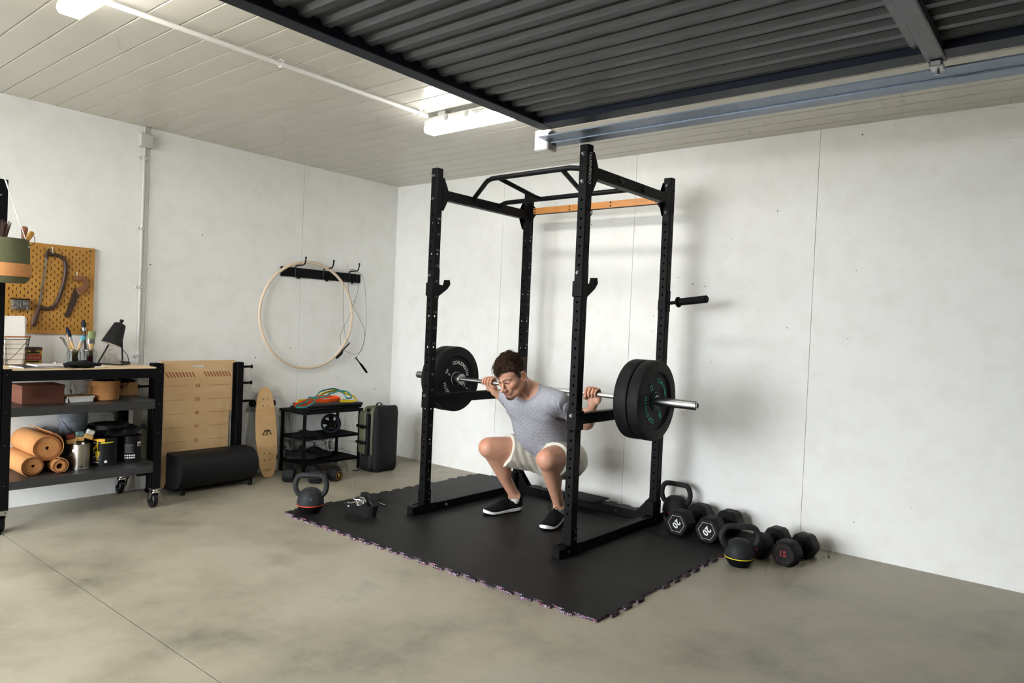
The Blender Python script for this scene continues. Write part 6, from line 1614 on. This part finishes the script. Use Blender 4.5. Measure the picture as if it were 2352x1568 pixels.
# ---- t-shirt
def torso_frame(P):
    q = P - np.array((2.352, -.76, .66), F32)
    return np.stack([q @ SX.astype(F32), q @ SF.astype(F32), q @ SP.astype(F32)], -1)
shirt = [E((2.362, -.60, .440), (.160, .125, .105), .04), C((2.36, -.65, .49), (2.350, -.755, .64), .142, .148, .05), C((2.255, -.862, .71), (2.298, -.80, .58), .086, .100, .06), C((2.298, -.80, .58), (2.325, -.78, .53), .100, .100, .06), E((2.35, -.79, .70), (.174, .128, .160), .05, TAX), C((2.225, -.872, .765), (2.475, -.868, .768), .086, .086, .05),
         C((2.33, -.885, .842), J['shR'] + (0, .01, .01), .054, .056, .03), C((2.35, -.885, .842), J['shL'] + (0, .01, .01), .054, .056, .03),
         C((2.375, -.735, .53), (2.395, -.745, .475), .105, .085, .05), E((2.26, -.86, .70), (.07, .055, .07), .04, TAX), E((2.44, -.86, .70), (.07, .055, .07), .04, TAX)]
_ncut = [C(nk0, nk1 + np.array((0, .02, .0)), .066, .068, .01), E((2.345, -.925, .842), (.082, .062, .045), .02, TAX)]
def neckline(P): return field(_ncut, P)
sleeves = {q: [C(J['sh' + q], lerp(J['sh' + q], J['el' + q], .9), .064, .059, .03)] for q in 'RL'}
def shirt_fn(P, lo, hi):
    d = field(shirt, P, lo, hi)
    t = torso_frame(P)
    d = d + .0020 * np.sin(t[..., 2] * 38 + 22 * np.abs(t[..., 0])) * np.clip(-t[..., 2] * 5 + .1, 0, 1)
    for sd, s_ in (('R', -1), ('L', 1)):
        ax = nrm(J['el' + sd] - J['sh' + sd]); cut = (P - lerp(J['sh' + sd], J['el' + sd], .62).astype(F32)) @ ax.astype(F32)
        d = smin(d, np.maximum(field(sleeves[sd], P, lo, hi), cut), .025)
        a = J['sh' + sd] + np.array((s_ * .045, .02, -.085)); q = P - a.astype(F32); r = np.sqrt((q * q).sum(-1)); an_ = np.arctan2(q[..., 2] + .3 * q[..., 1], s_ * q[..., 0] + .0001)
        d = d + .0036 * np.sin(an_ * 13 + r * 25) * np.exp(-((r - .075) / .05) ** 2)
    d = d + .0022 * np.sin(t[..., 0] * 42 + t[..., 2] * 70) * np.exp(-((t[..., 2] - .10) / .05) ** 2) * np.clip(t[..., 1] * 12, 0, 1)
    ncut = neckline(P)
    d = np.maximum(d, -ncut)
    hem = (P - np.array((2.36, -.62, .405), F32)) @ np.array(nrm((0, .40, -.9)), F32)
    return np.maximum(d, hem)
sv, sf = surface(shirt_fn, (1.98, -1.05, .30), (2.72, -.42, .95), .0034)
tc = torso_frame(sv); bandv = np.zeros_like(tc); bandv[:, 0] = neckline(sv)
g = N('grey_jersey'); at = g.node('ShaderNodeAttribute', attribute_name='cloth'); xyz = g.sep(at.outputs['Vector'])
u = g.math('MULTIPLY', xyz[0], 23.0); v = g.math('MULTIPLY', xyz[2], 38.0)
wob = g.math('MULTIPLY', g.math('SUBTRACT', g.noise(9, 2), .5), .35)
def stripes(x): return g.math('LESS_THAN', g.math('ABSOLUTE', g.math('SUBTRACT', g.math('FRACT', x), .5)), .055)
d1 = stripes(g.math('ADD', g.math('ADD', u, v), wob)); d2 = stripes(g.math('ADD', g.math('SUBTRACT', u, v), wob))
ln = g.math('MAXIMUM', d1, d2)
zone = g.math('MULTIPLY', g.math('GREATER_THAN', xyz[1], -.01), g.math('LESS_THAN', xyz[2], .17))
c0 = g.ramp(g.noise(55, 4, .7), [(.3, rgb(146, 147, 156)), (.7, rgb(164, 165, 173))])
g.base(g.mix(g.math('MULTIPLY', g.math('MULTIPLY', ln, zone), g.math('ADD', .10, g.math('MULTIPLY', g.noise(13, 2), .75))), c0, rgb(104, 104, 116)))
ab = g.node('ShaderNodeAttribute', attribute_name='band'); bx_s = g.sep(ab.outputs['Vector'])[0]
inb = g.math('LESS_THAN', bx_s, .015); edge = g.math('LESS_THAN', g.math('ABSOLUTE', g.math('SUBTRACT', bx_s, .0155)), .0016)
cur = g.p.inputs['Base Color'].links[0].from_socket
g.base(g.mix(g.math('MULTIPLY', edge, .6), g.mix(g.math('MULTIPLY', inb, .5), cur, rgb(140, 141, 152)), rgb(96, 96, 108)))
g.set(Roughness=.85); g.bump(g.noise(70, 3), .25, .002)
tee = np_mesh('t_shirt', sv, sf, g.m, man, {'cloth': ('FLOAT_VECTOR', tc), 'band': ('FLOAT_VECTOR', bandv)})
# ---- shorts
def thigh(sd):
    hp, kn = J['hip' + sd], J['knee' + sd]
    return [C(hp, lerp(hp, kn, .95), .108, .094, .04), C(hp + np.array((0, .02, -.01)), lerp(hp, kn, .75) + np.array((0, .01, -.018)), .10, .085, .04), C(lerp(hp, kn, .25) + np.array((0, 0, .02)), lerp(hp, kn, .95) + np.array((0, 0, .016)), .092, .080, .03)]
hips = [E((2.362, -.585, .415), (.168, .138, .108), .03)]
shorts = [E((2.30, -.535, .375), (.10, .105, .10), .05), E((2.43, -.535, .375), (.10, .105, .10), .05), C((2.30, -.62, .345), (2.44, -.62, .345), .09, .09, .05)] + thigh('R') + thigh('L')
def shorts_fn(P, lo, hi):
    d = field(shorts, P, lo, hi)
    top = (P - np.array((2.36, -.60, .475), F32)) @ np.array(nrm((0, -.35, .9)), F32)
    d = smin(d, np.maximum(field(hips, P, lo, hi), top), .03)
    q = P - np.array((2.36, -.62, .42), F32)
    d = d + .0022 * np.sin(q[..., 0] * 150 + 60 * q[..., 1] + 35 * q[..., 2]) * np.clip(1.2 - 6 * np.abs(q[..., 0]), 0, 1) + .0016 * np.sin(q[..., 2] * 60 + q[..., 0] * 50)
    for sd, s_ in (('R', -1), ('L', 1)):
        hp, kn = J['hip' + sd], J['knee' + sd]; ax = nrm(kn - hp); tilt = nrm(ax + np.array((0, 0, .10)))
        cut = (P - lerp(hp, kn, .71).astype(F32)) @ tilt.astype(F32)
        d = np.where(s_ * (P[..., 0] - 2.36) > 0, np.maximum(d, cut), d)
    return d
kv, kf = surface(shorts_fn, (2.05, -1.05, .20), (2.68, -.38, .58), .0034)
g = N('cream_cotton'); g.base(g.ramp(g.noise(30, 4), [(.3, rgb(205, 200, 186)), (.7, rgb(221, 217, 204))])); g.set(Roughness=.85)
wv = g.node('ShaderNodeTexWave'); wv.inputs['Scale'].default_value = 34; wv.inputs['Distortion'].default_value = 6; wv.inputs['Detail'].default_value = 2
mp = g.node('ShaderNodeMapping'); mp.inputs['Rotation'].default_value = (0, 0, R(30)); g.link(g.coord(), mp.inputs['Vector']); g.link(mp.outputs['Vector'], wv.inputs['Vector']); g.bump(wv.outputs['Fac'], .25, .003)
np_mesh('shorts', kv, kf, g.m, man)

# ---- trainers
M_TRAIN = plain('trainer_black', (.005, .005, .007, 1), .85, bump=.4, bscale=700, Specular_IOR_Level=.2); M_SOLEW = plain('trainer_white_sole', rgb(226, 226, 226), .5); M_SOCK = plain('sock_white', rgb(216, 214, 210), .9)
shoe('trainer', man, (2.118, -.838, MT), R(-14), M_TRAIN, M_SOLEW, M_BLACKMATTE, M_BLACKMATTE, .305, M_SOCK, -1)
shoe('trainer', man, (2.520, -.838, MT), R(17), M_TRAIN, M_SOLEW, M_BLACKMATTE, M_BLACKMATTE, .305, M_SOCK, 1)
